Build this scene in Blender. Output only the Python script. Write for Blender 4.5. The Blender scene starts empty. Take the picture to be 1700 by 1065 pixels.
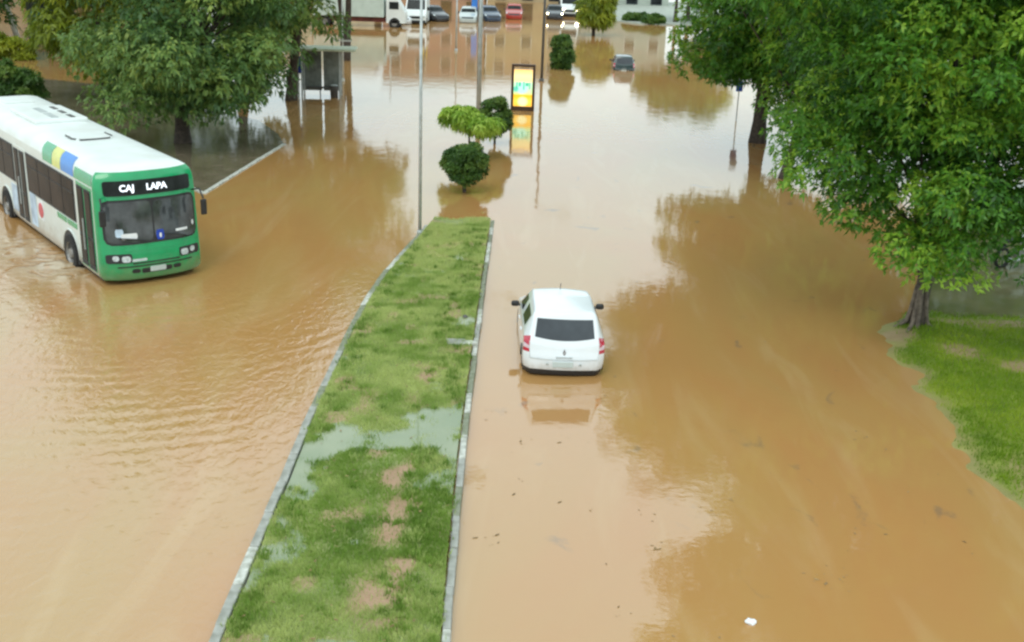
import bpy, bmesh, math, random
import numpy as np
from mathutils import Vector, Matrix, Euler

# ------------------------------------------------------------------ camera, sky, sun, exposure
scene = bpy.context.scene
COL = scene.collection
FPX, CX, CY = 1900.0, 850.0, 532.5          # focal length and centre in photograph pixels
PITCH = math.radians(19.2)
CAMH = 8.78
cam_d = bpy.data.cameras.new("camera")
cam_d.sensor_width = 36.0
cam_d.sensor_fit = 'HORIZONTAL'
cam_d.lens = 36.0 * FPX / 1700.0
cam_d.clip_start = 0.1
cam_d.clip_end = 2000.0
cam = bpy.data.objects.new("camera", cam_d)
COL.objects.link(cam)
cam.location = (0, 0, CAMH)
ROLL = math.radians(2.0)                       # the camera was held slightly off level
CAM_R = Matrix.Rotation(math.radians(90) - PITCH, 3, 'X') @ Matrix.Rotation(ROLL, 3, 'Z')
cam.rotation_euler = CAM_R.to_euler()
scene.camera = cam

SUN_EL, SUN_AZ = math.radians(58), math.radians(200)
world = bpy.data.worlds.new("World")
scene.world = world
world.use_nodes = True
wn, wl = world.node_tree.nodes, world.node_tree.links
for n in list(wn):
    wn.remove(n)
w_out = wn.new("ShaderNodeOutputWorld")
w_bg = wn.new("ShaderNodeBackground")
w_sky = wn.new("ShaderNodeTexSky")
w_sky.sky_type = 'NISHITA'
w_sky.sun_disc = False
w_sky.sun_elevation = SUN_EL
w_sky.sun_rotation = SUN_AZ
w_sky.dust_density = 3.0
w_mix = wn.new("ShaderNodeMix")
w_mix.data_type = 'RGBA'
w_mix.inputs[0].default_value = 0.88          # cloud cover over the clear sky
w_no = wn.new("ShaderNodeTexNoise")
w_no.inputs["Scale"].default_value = 1.6
w_no.inputs["Detail"].default_value = 4.0
w_rmp = wn.new("ShaderNodeValToRGB")
w_rmp.color_ramp.elements[0].position = 0.3
w_rmp.color_ramp.elements[0].color = (7.9, 9.6, 9.9, 1)
w_rmp.color_ramp.elements[1].position = 0.7
w_rmp.color_ramp.elements[1].color = (10.5, 12.3, 12.6, 1)
w_tc = wn.new("ShaderNodeTexCoord")
wl.new(w_tc.outputs["Generated"], w_no.inputs["Vector"])
wl.new(w_no.outputs["Fac"], w_rmp.inputs["Fac"])
wl.new(w_sky.outputs["Color"], w_mix.inputs[6])
wl.new(w_rmp.outputs["Color"], w_mix.inputs[7])
wl.new(w_mix.outputs[2], w_bg.inputs["Color"])
w_bg.inputs["Strength"].default_value = 0.130
wl.new(w_bg.outputs["Background"], w_out.inputs["Surface"])

sun_d = bpy.data.lights.new("sun", 'SUN')
sun_d.energy = 0.8
sun_d.angle = math.radians(25)
sun_d.color = (1.0, 0.97, 0.92)
sun = bpy.data.objects.new("sun", sun_d)
COL.objects.link(sun)
_d = Vector((math.sin(SUN_AZ) * math.cos(SUN_EL), math.cos(SUN_AZ) * math.cos(SUN_EL), math.sin(SUN_EL)))
sun.rotation_euler = _d.to_track_quat('Z', 'Y').to_euler()
sun.location = (0, -20, 40)

vs = scene.view_settings
vs.view_transform = 'Standard'
vs.look = 'None'
vs.exposure = 0.0
vs.gamma = 1.0
vs.use_curve_mapping = False
scene.cycles.use_denoising = True
scene.cycles.max_bounces = 6
scene.cycles.transparent_max_bounces = 8
scene.cycles.filter_width = 2.5
scene.cycles.sample_clamp_indirect = 6.0

# ------------------------------------------------------------------ helpers
rng = np.random.default_rng(7)
random.seed(7)


def G(px, py, z=0.0):
    """photograph pixel -> place on the level plane z (used to read off where things stand)"""
    d = CAM_R @ Vector(((px - CX) / FPX, -(py - CY) / FPX, -1.0))
    t = (z - CAMH) / d.z
    return Vector((d.x * t, d.y * t, z))


def obj(name, me, parent=None, kind=None):
    o = bpy.data.objects.new(name, me)
    COL.objects.link(o)
    if parent:
        o.parent = parent
    if kind:
        o["kind"] = kind
    return o


def thing(name, label, cat, loc=(0, 0, 0), rotz=0.0, group=None, scale=None):
    o = bpy.data.objects.new(name, None)
    COL.objects.link(o)
    o.empty_display_size = 0.3
    o.location = loc
    o.rotation_euler = (0, 0, rotz)
    if scale:
        o.scale = scale
    o["label"] = label
    o["category"] = cat
    if group:
        o["group"] = group
    return o


def tag(o, label, cat, group=None):
    o["label"] = label
    o["category"] = cat
    if group:
        o["group"] = group
    return o


class MB:
    def __init__(s):
        s.v, s.f = [], []

    def add(s, vs_, fs):
        b = len(s.v)
        s.v += [tuple(v) for v in vs_]
        s.f += [tuple(i + b for i in f) for f in fs]
        return s

    def box(s, c, size, rot=(0, 0, 0), ch=0.0):
        hx, hy, hz = size[0] / 2, size[1] / 2, size[2] / 2
        R = Euler(rot).to_matrix()
        c = Vector(c)
        if ch <= 0:
            vs_ = [Vector((x, y, z)) for x in (-hx, hx) for y in (-hy, hy) for z in (-hz, hz)]
            fs = [(0, 1, 3, 2), (4, 6, 7, 5), (0, 4, 5, 1), (2, 3, 7, 6), (0, 2, 6, 4), (1, 5, 7, 3)]
            return s.add([R @ v + c for v in vs_], fs)
        bm = bmesh.new()
        bmesh.ops.create_cube(bm, size=1.0)
        for v in bm.verts:
            v.co = Vector((v.co.x * size[0], v.co.y * size[1], v.co.z * size[2]))
        bmesh.ops.bevel(bm, geom=bm.edges[:], offset=ch, segments=2, affect='EDGES', profile=0.5)
        bm.verts.index_update()
        vs_ = [R @ v.co + c for v in bm.verts]
        fs = [[v.index for v in f.verts] for f in bm.faces]
        bm.free()
        return s.add(vs_, fs)

    def tube(s, pts, rad, n=8, cap=True):
        pts = [Vector(p) for p in pts]
        if not isinstance(rad, (list, tuple)):
            rad = [rad] * len(pts)
        vs_, fs = [], []
        up = Vector((0, 0, 1))
        prev = None
        for i, p in enumerate(pts):
            t = (pts[min(i + 1, len(pts) - 1)] - pts[max(i - 1, 0)]).normalized()
            a = prev if prev else (Vector((1, 0, 0)) if abs(t.z) > 0.9 else up)
            a = (a - t * a.dot(t)).normalized()
            prev = a
            b = t.cross(a)
            for k in range(n):
                th = 2 * math.pi * k / n
                vs_.append(p + (a * math.cos(th) + b * math.sin(th)) * rad[i])
        for i in range(len(pts) - 1):
            for k in range(n):
                k2 = (k + 1) % n
                fs.append((i * n + k, i * n + k2, (i + 1) * n + k2, (i + 1) * n + k))
        if cap:
            fs.append(tuple(range(n))[::-1])
            fs.append(tuple((len(pts) - 1) * n + k for k in range(n)))
        return s.add(vs_, fs)

    def lathe(s, prof, c=(0, 0, 0), n=24, axis='Z'):
        c = Vector(c)
        vs_, fs = [], []
        for (r, h) in prof:
            for k in range(n):
                th = 2 * math.pi * k / n
                p = Vector((r * math.cos(th), r * math.sin(th), h))
                if axis == 'Y':
                    p = Vector((p.x, p.z, p.y))
                elif axis == 'X':
                    p = Vector((p.z, p.x, p.y))
                vs_.append(p + c)
        for i in range(len(prof) - 1):
            for k in range(n):
                k2 = (k + 1) % n
                fs.append((i * n + k, i * n + k2, (i + 1) * n + k2, (i + 1) * n + k))
        return s.add(vs_, fs)

    def build(s, name, mat, parent=None, smooth=False, kind=None):
        me = bpy.data.meshes.new(name)
        me.from_pydata(s.v, [], s.f)
        if smooth:
            me.polygons.foreach_set("use_smooth", [True] * len(me.polygons))
        me.materials.append(mat)
        me.update()
        return obj(name, me, parent, kind)


# ------------------------------------------------------------------ materials
def nodes_of(m):
    m.use_nodes = True
    nt = m.node_tree
    return nt, nt.nodes, nt.links, nt.nodes["Principled BSDF"]


def mat(name, c, rough=0.5, metal=0.0, var=0.12, scale=6.0, bump=0.0, bscale=40.0, spec=0.5, coat=0.0, dirt=None, grime=None):
    m = bpy.data.materials.new(name)
    nt, N, L, P = nodes_of(m)
    tc = N.new("ShaderNodeTexCoord")
    no = N.new("ShaderNodeTexNoise")
    no.inputs["Scale"].default_value = scale
    no.inputs["Detail"].default_value = 5
    L.new(tc.outputs["Object"], no.inputs["Vector"])
    r = N.new("ShaderNodeValToRGB")
    r.color_ramp.elements[0].position = 0.3
    r.color_ramp.elements[1].position = 0.7
    d = dirt or tuple(x * (1 - var) for x in c)
    u = tuple(min(1, x * (1 + var)) for x in c) if not dirt else c
    r.color_ramp.elements[0].color = (*d, 1)
    r.color_ramp.elements[1].color = (*u, 1)
    L.new(no.outputs["Fac"], r.inputs["Fac"])
    L.new(r.outputs["Color"], P.inputs["Base Color"])
    if grime:                                  # splashed mud up to a ragged tide line
        sp = N.new("ShaderNodeSeparateXYZ")
        L.new(tc.outputs["Object"], sp.inputs[0])
        ng = N.new("ShaderNodeTexNoise")
        ng.inputs["Scale"].default_value = 5.0
        ng.inputs["Detail"].default_value = 8
        L.new(tc.outputs["Object"], ng.inputs["Vector"])
        zz = N.new("ShaderNodeMath")
        zz.operation = 'MULTIPLY_ADD'
        L.new(ng.outputs["Fac"], zz.inputs[0])
        zz.inputs[1].default_value = -(grime[1] - grime[0]) * 1.2
        L.new(sp.outputs[2], zz.inputs[2])
        mr = N.new("ShaderNodeMapRange")
        mr.interpolation_type = 'SMOOTHSTEP'
        L.new(zz.outputs[0], mr.inputs[0])
        mr.inputs[1].default_value = grime[0] - (grime[1] - grime[0]) * 0.6
        mr.inputs[2].default_value = grime[1] - (grime[1] - grime[0]) * 0.6
        mr.inputs[3].default_value = grime[2]
        mr.inputs[4].default_value = 0.0
        gm = N.new("ShaderNodeMix")
        gm.data_type = 'RGBA'
        L.new(mr.outputs[0], gm.inputs[0])
        L.new(r.outputs["Color"], gm.inputs[6])
        gm.inputs[7].default_value = (0.30, 0.21, 0.12, 1)
        L.new(gm.outputs[2], P.inputs["Base Color"])
    P.inputs["Roughness"].default_value = rough
    P.inputs["Metallic"].default_value = metal
    P.inputs["Specular IOR Level"].default_value = spec
    P.inputs["Coat Weight"].default_value = coat
    P.inputs["Coat Roughness"].default_value = 0.05
    if bump > 0:
        n2 = N.new("ShaderNodeTexNoise")
        n2.inputs["Scale"].default_value = bscale
        n2.inputs["Detail"].default_value = 6
        L.new(tc.outputs["Object"], n2.inputs["Vector"])
        b = N.new("ShaderNodeBump")
        b.inputs["Strength"].default_value = bump
        b.inputs["Distance"].default_value = 0.02
        L.new(n2.outputs["Fac"], b.inputs["Height"])
        L.new(b.outputs["Normal"], P.inputs["Normal"])
    return m


def emit_mat(name, c, s):
    m = bpy.data.materials.new(name)
    nt, N, L, P = nodes_of(m)
    P.inputs["Base Color"].default_value = (*c, 1)
    P.inputs["Emission Color"].default_value = (*c, 1)
    P.inputs["Emission Strength"].default_value = s
    return m


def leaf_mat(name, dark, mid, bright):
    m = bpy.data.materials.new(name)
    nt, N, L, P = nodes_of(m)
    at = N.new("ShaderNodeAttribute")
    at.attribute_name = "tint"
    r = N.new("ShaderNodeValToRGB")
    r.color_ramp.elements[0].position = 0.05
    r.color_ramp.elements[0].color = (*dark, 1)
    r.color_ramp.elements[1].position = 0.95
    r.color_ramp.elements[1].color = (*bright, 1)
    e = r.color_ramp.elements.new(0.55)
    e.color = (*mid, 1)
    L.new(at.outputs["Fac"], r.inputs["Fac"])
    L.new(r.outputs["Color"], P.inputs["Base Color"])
    P.inputs["Roughness"].default_value = 0.42
    P.inputs["Specular IOR Level"].default_value = 0.4
    tr = N.new("ShaderNodeBsdfTranslucent")
    L.new(r.outputs["Color"], tr.inputs["Color"])
    mx = N.new("ShaderNodeMixShader")
    mx.inputs[0].default_value = 0.36
    L.new(P.outputs[0], mx.inputs[1])
    L.new(tr.outputs[0], mx.inputs[2])
    L.new(mx.outputs[0], N["Material Output"].inputs["Surface"])
    return m


BUS_AT = Vector((-8.90, 27.3, -0.2))
BUS_ROT = math.radians(-52)


def math_n(N, L, op, a, b=None, c=None):
    n = N.new("ShaderNodeMath")
    n.operation = op
    for i, x in enumerate((a, b, c)):
        if x is None:
            continue
        if isinstance(x, (int, float)):
            n.inputs[i].default_value = x
        else:
            L.new(x, n.inputs[i])
    return n.outputs[0]


def smooth_n(N, L, v, lo, hi):
    n = N.new("ShaderNodeMapRange")
    n.interpolation_type = 'SMOOTHSTEP'
    L.new(v, n.inputs[0])
    n.inputs[1].default_value = lo
    n.inputs[2].default_value = hi
    return n.outputs[0]


def water_mat():
    m = bpy.data.materials.new("muddy_flood_water")
    nt, N, L, P = nodes_of(m)
    geo = N.new("ShaderNodeNewGeometry")
    pos = geo.outputs["Position"]
    sep = N.new("ShaderNodeSeparateXYZ")
    L.new(pos, sep.inputs[0])

    def noise(scale, detail=3.0, stretch=(1, 1, 1), dist=0.0):
        mp = N.new("ShaderNodeMapping")
        mp.inputs["Scale"].default_value = stretch
        L.new(pos, mp.inputs["Vector"])
        n = N.new("ShaderNodeTexNoise")
        n.inputs["Scale"].default_value = scale
        n.inputs["Detail"].default_value = detail
        n.inputs["Distortion"].default_value = dist
        L.new(mp.outputs[0], n.inputs["Vector"])
        return n.outputs["Fac"]

    def dist_to(p):
        v = N.new("ShaderNodeVectorMath")
        v.operation = 'DISTANCE'
        L.new(pos, v.inputs[0])
        v.inputs[1].default_value = p
        return v.outputs["Value"]

    # silt: slow swirls of redder and yellower mud
    r = N.new("ShaderNodeValToRGB")
    r.color_ramp.elements[0].position = 0.33
    r.color_ramp.elements[0].color = (0.47, 0.232, 0.080, 1)
    r.color_ramp.elements[1].position = 0.67
    r.color_ramp.elements[1].color = (0.445, 0.268, 0.092, 1)
    L.new(noise(0.22, 6.0, (1, 0.35, 1), 1.4), r.inputs["Fac"])
    # paler silt streaks drawn out along the current
    st = smooth_n(N, L, noise(0.8, 7.0, (1, 0.16, 1), 1.2), 0.50, 0.72)
    ms = N.new("ShaderNodeMix")
    ms.data_type = 'RGBA'
    L.new(math_n(N, L, 'MULTIPLY', st, 0.30), ms.inputs[0])
    L.new(r.outputs["Color"], ms.inputs[6])
    ms.inputs[7].default_value = (0.56, 0.38, 0.19, 1)
    # thin scum and road film near the median and in streaks
    scum = smooth_n(N, L, noise(1.1, 6.0, (1, 0.7, 1), 0.8), 0.64, 0.74)
    right = smooth_n(N, L, sep.outputs[0], -0.9, 0.2)
    scum = math_n(N, L, 'MULTIPLY', scum, right)
    scum = math_n(N, L, 'MULTIPLY', scum, 0.6)
    mx = N.new("ShaderNodeMix")
    mx.data_type = 'RGBA'
    L.new(scum, mx.inputs[0])
    L.new(ms.outputs[2], mx.inputs[6])
    mx.inputs[7].default_value = (0.20, 0.15, 0.10, 1)
    # churned foam thrown up beside the bus wheels
    wheel = Vector((-2.6, -1.5, 0))
    wheel.rotate(Euler((0, 0, BUS_ROT)))
    wheel = wheel + Vector((BUS_AT.x, BUS_AT.y, 0))
    wheel2 = Vector((-4.6, -2.1, 0))
    wheel2.rotate(Euler((0, 0, BUS_ROT)))
    wheel2 = wheel2 + Vector((BUS_AT.x, BUS_AT.y, 0))
    d1 = dist_to(wheel)
    foam = math_n(N, L, 'SUBTRACT', 1.0, smooth_n(N, L, d1, 0.3, 2.3))
    foam2 = math_n(N, L, 'MULTIPLY', math_n(N, L, 'SUBTRACT', 1.0, smooth_n(N, L, dist_to(wheel2), 0.3, 2.6)), 0.7)
    foam = math_n(N, L, 'MAXIMUM', foam, foam2)
    foam = math_n(N, L, 'MULTIPLY', foam, smooth_n(N, L, noise(1.6, 8.0, (1, 1, 1), 1.5), 0.36, 0.54))
    mx2 = N.new("ShaderNodeMix")
    mx2.data_type = 'RGBA'
    L.new(math_n(N, L, 'MULTIPLY', foam, 0.95), mx2.inputs[0])
    L.new(mx.outputs[2], mx2.inputs[6])
    mx2.inputs[7].default_value = (0.62, 0.47, 0.30, 1)
    L.new(mx2.outputs[2], P.inputs["Base Color"])
    P.inputs["IOR"].default_value = 1.92
    P.inputs["Roughness"].default_value = 0.035
    # relief: glassy on the right, wake ripples on the left of the median
    left = smooth_n(N, L, math_n(N, L, 'MULTIPLY', sep.outputs[0], -1.0), 1.6, 4.5)
    near = math_n(N, L, 'SUBTRACT', 1.0, smooth_n(N, L, sep.outputs[1], 24.0, 34.0))
    wake = math_n(N, L, 'MULTIPLY', left, near)
    calm = math_n(N, L, 'MULTIPLY', noise(1.5, 2.0, (1, 0.6, 1)), 0.35)
    fine = math_n(N, L, 'MULTIPLY', noise(7.0, 3.0, (0.7, 1.0, 1)), 0.10)
    wob = math_n(N, L, 'MULTIPLY', noise(0.5, 3.0), 7.0)
    d3 = dist_to((BUS_AT.x, BUS_AT.y, 0))
    ph = math_n(N, L, 'ADD', math_n(N, L, 'MULTIPLY', d3, 13.0), wob)
    ring = math_n(N, L, 'SINE', ph)
    patch = smooth_n(N, L, noise(0.35, 2.0), 0.42, 0.62)
    ring = math_n(N, L, 'MULTIPLY', math_n(N, L, 'MULTIPLY', ring, patch), 0.13)
    chop = math_n(N, L, 'MULTIPLY', noise(5.0, 4.0, (1.2, 0.7, 1), 0.8), 0.95)
    wk = math_n(N, L, 'MULTIPLY', math_n(N, L, 'ADD', ring, chop), wake)
    h = math_n(N, L, 'ADD', math_n(N, L, 'ADD', calm, fine), wk)
    h = math_n(N, L, 'ADD', h, math_n(N, L, 'MULTIPLY', foam, 1.2))
    b = N.new("ShaderNodeBump")
    b.inputs["Strength"].default_value = 1.0
    b.inputs["Distance"].default_value = 0.016
    L.new(h, b.inputs["Height"])
    L.new(b.outputs["Normal"], P.inputs["Normal"])
    return m


def still_water_mat(name, c, c2, ior=1.6, bump=0.004, rough=0.03):
    m = bpy.data.materials.new(name)
    nt, N, L, P = nodes_of(m)
    geo = N.new("ShaderNodeNewGeometry")
    n = N.new("ShaderNodeTexNoise")
    n.inputs["Scale"].default_value = 0.9
    n.inputs["Detail"].default_value = 6
    L.new(geo.outputs["Position"], n.inputs["Vector"])
    r = N.new("ShaderNodeValToRGB")
    r.color_ramp.elements[0].position = 0.35
    r.color_ramp.elements[0].color = (*c, 1)
    r.color_ramp.elements[1].position = 0.65
    r.color_ramp.elements[1].color = (*c2, 1)
    L.new(n.outputs["Fac"], r.inputs["Fac"])
    L.new(r.outputs["Color"], P.inputs["Base Color"])
    P.inputs["IOR"].default_value = ior
    P.inputs["Roughness"].default_value = rough
    n2 = N.new("ShaderNodeTexNoise")
    n2.inputs["Scale"].default_value = 2.5
    L.new(geo.outputs["Position"], n2.inputs["Vector"])
    b = N.new("ShaderNodeBump")
    b.inputs["Distance"].default_value = bump
    L.new(n2.outputs["Fac"], b.inputs["Height"])
    L.new(b.outputs["Normal"], P.inputs["Normal"])
    return m


def ground_mat(ca=(0.17, 0.22, 0.06), cb=(0.33, 0.35, 0.13)):
    m = bpy.data.materials.new("wet_turf_soil")
    nt, N, L, P = nodes_of(m)
    geo = N.new("ShaderNodeNewGeometry")

    def nz(s, d=5.0):
        n = N.new("ShaderNodeTexNoise")
        n.inputs["Scale"].default_value = s
        n.inputs["Detail"].default_value = d
        L.new(geo.outputs["Position"], n.inputs["Vector"])
        return n.outputs["Fac"]
    r = N.new("ShaderNodeValToRGB")
    r.color_ramp.elements[0].position = 0.3
    r.color_ramp.elements[0].color = (*ca, 1)
    r.color_ramp.elements[1].position = 0.7
    r.color_ramp.elements[1].color = (*cb, 1)
    L.new(nz(1.3), r.inputs["Fac"])
    at = N.new("ShaderNodeAttribute")
    at.attribute_name = "mud"
    mx = N.new("ShaderNodeMix")
    mx.data_type = 'RGBA'
    rm = N.new("ShaderNodeValToRGB")
    rm.color_ramp.elements[0].color = (0.34, 0.20, 0.11, 1)
    rm.color_ramp.elements[1].color = (0.48, 0.32, 0.21, 1)
    L.new(nz(3.0), rm.inputs["Fac"])
    L.new(at.outputs["Fac"], mx.inputs[0])
    L.new(r.outputs["Color"], mx.inputs[6])
    L.new(rm.outputs["Color"], mx.inputs[7])
    L.new(mx.outputs[2], P.inputs["Base Color"])
    P.inputs["Roughness"].default_value = 0.7
    b = N.new("ShaderNodeBump")
    b.inputs["Distance"].default_value = 0.03
    b.inputs["Strength"].default_value = 0.8
    L.new(nz(30.0), b.inputs["Height"])
    L.new(b.outputs["Normal"], P.inputs["Normal"])
    return m


M = {}
M["water"] = water_mat()
M["puddle"] = still_water_mat("puddle_water", (0.20, 0.25, 0.13), (0.28, 0.31, 0.18), 1.55, 0.003)
M["shallow"] = still_water_mat("shallow_dark_reflection_water", (0.13, 0.105, 0.065), (0.20, 0.165, 0.11), 1.36, 0.006, 0.08)  # greyer water, darkened by the trees' reflection mixed into the colour
M["shallow_olive_reflection"] = still_water_mat("shallow_olive_reflection_water", (0.13, 0.13, 0.055), (0.19, 0.17, 0.085), 1.38, 0.006, 0.08)  # olive base carries the dark mirror image of the trees
M["soil"] = ground_mat()
M["bank_soil"] = ground_mat((0.13, 0.19, 0.02), (0.28, 0.32, 0.05))
M["kerb"] = mat("kerb_concrete", (0.46, 0.46, 0.42), 0.8, var=0.3, scale=5, bump=0.5, bscale=30, dirt=(0.22, 0.22, 0.18))
M["kerb_white"] = mat("whitewashed_kerb", (0.72, 0.72, 0.66), 0.75, scale=7, bump=0.5, bscale=30, dirt=(0.30, 0.30, 0.24))
M["kerb_dark"] = mat("mossy_kerb", (0.30, 0.31, 0.24), 0.85, var=0.4, scale=6, bump=0.5, bscale=30, dirt=(0.15, 0.17, 0.09))
M["bark"] = mat("bark_dark", (0.075, 0.055, 0.042), 0.85, var=0.45, scale=9, bump=0.9, bscale=14)
M["bark_pale"] = mat("bark_root_pale", (0.17, 0.13, 0.10), 0.85, var=0.5, scale=8, bump=0.9, bscale=14)
M["grass"] = leaf_mat("grass_blades", (0.13, 0.25, 0.03), (0.30, 0.43, 0.085), (0.58, 0.64, 0.24))
M["grass_wet"] = leaf_mat("grass_blades_bank", (0.10, 0.20, 0.013), (0.24, 0.37, 0.022), (0.42, 0.50, 0.045))
M["leaf_r"] = leaf_mat("leaf_glossy_green", (0.032, 0.115, 0.015), (0.118, 0.31, 0.030), (0.37, 0.57, 0.055))
M["leaf_a"] = leaf_mat("leaf_mid_green", (0.075, 0.165, 0.050), (0.195, 0.33, 0.085), (0.40, 0.50, 0.11))
M["leaf_y"] = leaf_mat("leaf_yellow_green", (0.16, 0.22, 0.018), (0.29, 0.35, 0.024), (0.46, 0.49, 0.05))
M["leaf_b"] = leaf_mat("leaf_bush_dark", (0.045, 0.110, 0.020), (0.10, 0.20, 0.036), (0.19, 0.28, 0.05))
M["leaf_l"] = leaf_mat("leaf_lime", (0.20, 0.36, 0.035), (0.36, 0.56, 0.06), (0.55, 0.70, 0.12))

# ------------------------------------------------------------------ water sheet
mb = MB()
mb.add([(-700, -60, 0), (700, -60, 0), (700, 1200, 0), (-700, 1200, 0)], [(0, 1, 2, 3)])
flood = mb.build("flood_water", M["water"], kind="structure")


# ------------------------------------------------------------------ median strip
def lerp_path(pts, y):
    """x on a polyline of (x, y) at depth y"""
    pts = sorted(pts, key=lambda p: p[1])
    ys = [p[1] for p in pts]
    xs = [p[0] for p in pts]
    return np.interp(y, ys, xs)


KZ = 0.13
left_px = [(300, 1180), (345, 1065), (400, 937), (455, 815), (492, 725), (530, 642), (570, 558), (602, 497), (640, 443), (676, 405), (700, 378), (722, 340)]
right_px = [(735, 1180), (748, 1065), (755, 960), (768, 800), (783, 660), (798, 540), (810, 440), (818, 385), (824, 340)]
LP = [(p.x, p.y) for p in (G(x, y, KZ) for x, y in left_px)]
RP = [(p.x, p.y) for p in (G(x, y, KZ) for x, y in right_px)]
# smooth the left edge a little
Y0, Y1 = max(LP[0][1], RP[0][1]), min(LP[-1][1], RP[-1][1])


def edge(P, y):
    w = np.array([0.2, 0.6, 0.2])
    return sum(wi * lerp_path(P, y + d) for wi, d in zip(w, (-0.8, 0, 0.8)))


DIPS = [(728, 690, .62, .9, .09), (640, 726, .6, .42, .07), (545, 735, .42, .7, .08), (503, 800, .22, 1.2, .07), (474, 880, .2, .6, .06),
        (752, 745, .16, 1.0, .07), (775, 528, .28, .45, .05), (420, 950, .22, .5, .06), (765, 430, .35, .8, .035), (700, 480, .3, .5, .03)]
MUDS = [(668, 790, .30, .85), (640, 862, .34, .95), (622, 985, .40, .5), (655, 960, .2, .35), (550, 760, .22, .38), (705, 625, .3, .6), (560, 640, .2, .4)]
DIPS = [(G(a, b, KZ), c, d, e) for a, b, c, d, e in DIPS]
MUDS = [(G(a, b, KZ), c, d) for a, b, c, d in MUDS]


def vnoise(x, y, s, seed=0):
    """smooth value noise on numpy arrays"""
    r = np.random.default_rng(1000 + seed).random((64, 64))
    u, v = x * s + 100.0, y * s + 100.0
    i, j = np.floor(u).astype(int), np.floor(v).astype(int)
    fu, fv = u - i, v - j
    fu, fv = fu * fu * (3 - 2 * fu), fv * fv * (3 - 2 * fv)
    a, b = r[i % 64, j % 64], r[(i + 1) % 64, j % 64]
    c, d = r[i % 64, (j + 1) % 64], r[(i + 1) % 64, (j + 1) % 64]
    return (a * (1 - fu) + b * fu) * (1 - fv) + (c * (1 - fu) + d * fu) * fv


def fields(x, y):
    """height and mud amount of the median turf at (x, y)"""
    z = 0.137 + 0.06 * (vnoise(x, y, 0.9, 1) - 0.5) + 0.045 * (vnoise(x, y, 2.7, 2) - 0.5) + 0.025 * (vnoise(x, y, 7.0, 3) - 0.5)
    wx, wy = x + 0.5 * (vnoise(x, y, 1.6, 4) - 0.5), y + 0.9 * (vnoise(x, y, 1.4, 5) - 0.5)
    for c, rx, ry, dz in DIPS:
        q = ((wx - c.x) / rx) ** 2 + ((wy - c.y) / ry) ** 2
        z = z - dz * np.exp(-q * 0.9)
    mud = np.zeros_like(x)
    for c, rx, ry in MUDS:
        q = ((wx - c.x) / rx) ** 2 + ((wy - c.y) / ry) ** 2
        mud = np.maximum(mud, np.clip(1.5 * np.exp(-q * 1.1) - 0.25, 0, 1))
    mud = np.maximum(mud, 0.75 * np.clip((vnoise(x, y, 2.2, 6) - 0.66) * 5, 0, 1))
    # the strip sinks under the flood at its far end
    z = z - np.clip((y - 32.6 + 2.4 * (vnoise(x, y, 1.1, 14) - 0.5)) / 4.0, 0, 1) * 0.24
    return z, mud


def grid_mesh(name, X, Y, Z, mud, matl, parent=None, kind=None):
    ny, nx = X.shape
    v = np.stack([X, Y, Z], -1).reshape(-1, 3)
    idx = np.arange(ny * nx).reshape(ny, nx)
    f = np.stack([idx[:-1, :-1], idx[:-1, 1:], idx[1:, 1:], idx[1:, :-1]], -1).reshape(-1, 4)
    me = bpy.data.meshes.new(name)
    me.from_pydata(v.tolist(), [], f.tolist())
    me.polygons.foreach_set("use_smooth", [True] * len(f))
    a = me.attributes.new("mud", 'FLOAT', 'POINT')
    a.data.foreach_set("value", mud.reshape(-1).astype(np.float32))
    me.materials.append(matl)
    me.update()
    return obj(name, me, parent, kind)


ny, nx = 420, 60
yy = np.linspace(9.5, 38.5, ny)
xl, xr = edge(LP, yy) + 0.16, edge(RP, yy) - 0.14
tt = np.linspace(0, 1, nx)
X = xl[:, None] * (1 - tt) + xr[:, None] * tt
Y = np.repeat(yy[:, None], nx, 1)
Z, MUD = fields(X, Y)
median = grid_mesh("median_strip", X, Y, Z, MUD, M["soil"], kind="structure")
# standing water in the hollows of the median: one level sheet, seen where the turf dips below it
mb = MB()
ys2 = np.linspace(9.5, 30.4, 60)
l2, r2 = edge(LP, ys2) + 0.17, edge(RP, ys2) - 0.15
for i in range(59):
    mb.add([(l2[i], ys2[i], .108), (r2[i], ys2[i], .108), (r2[i + 1], ys2[i + 1], .108), (l2[i + 1], ys2[i + 1], .108)], [(0, 1, 2, 3)])
puddle = mb.build("puddle_water", M["puddle"], kind="structure")


def kerb_run(P, side, y_from, y_to, parent, white_share, far_y, w=0.15, top=KZ + 0.02):
    """kerb stones laid end to end along an edge; each stone a part"""
    y = y_from
    k = 0
    while y < y_to:
        Ln = 0.95 + 0.1 * random.random()
        y2 = y + Ln
        a = Vector((float(edge(P, y + 0.008)), y + 0.008, 0))
        b = Vector((float(edge(P, y2 - 0.008)), y2 - 0.008, 0))
        mid = (a + b) / 2
        d = b - a
        ang = math.atan2(d.y, d.x)
        tz = top - max(0, (mid.y - 31.0)) * 0.028 + random.uniform(-.008, .008)
        mbk = MB().box((0, 0, 0), (d.length, w, 0.34), ch=0.018)
        far_ = mid.y > far_y
        ww = random.random() < white_share
        o = mbk.build("kerb_stone", M["kerb_white"] if ww else M["kerb_dark"] if random.random() < min(.85, max(.12, (mid.y - far_y + 5) / 9)) else M["kerb"], parent)
        if far_:
            tz -= 0.03
        o.location = (mid.x + side * w / 2 + random.uniform(-.008, .008), mid.y, tz - 0.17)
        o.rotation_euler = (random.uniform(-.015, .015), random.uniform(-.006, .006), ang + random.uniform(-.008, .008))
        y = y2
        k += 1


kerb_run(LP, 1, 9.6, 33.0, median, 0.06, 21.5, w=.14)
kerb_run(RP, -1, 9.6, 34.5, median, 0.28, 18.0, w=0.11)


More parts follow.
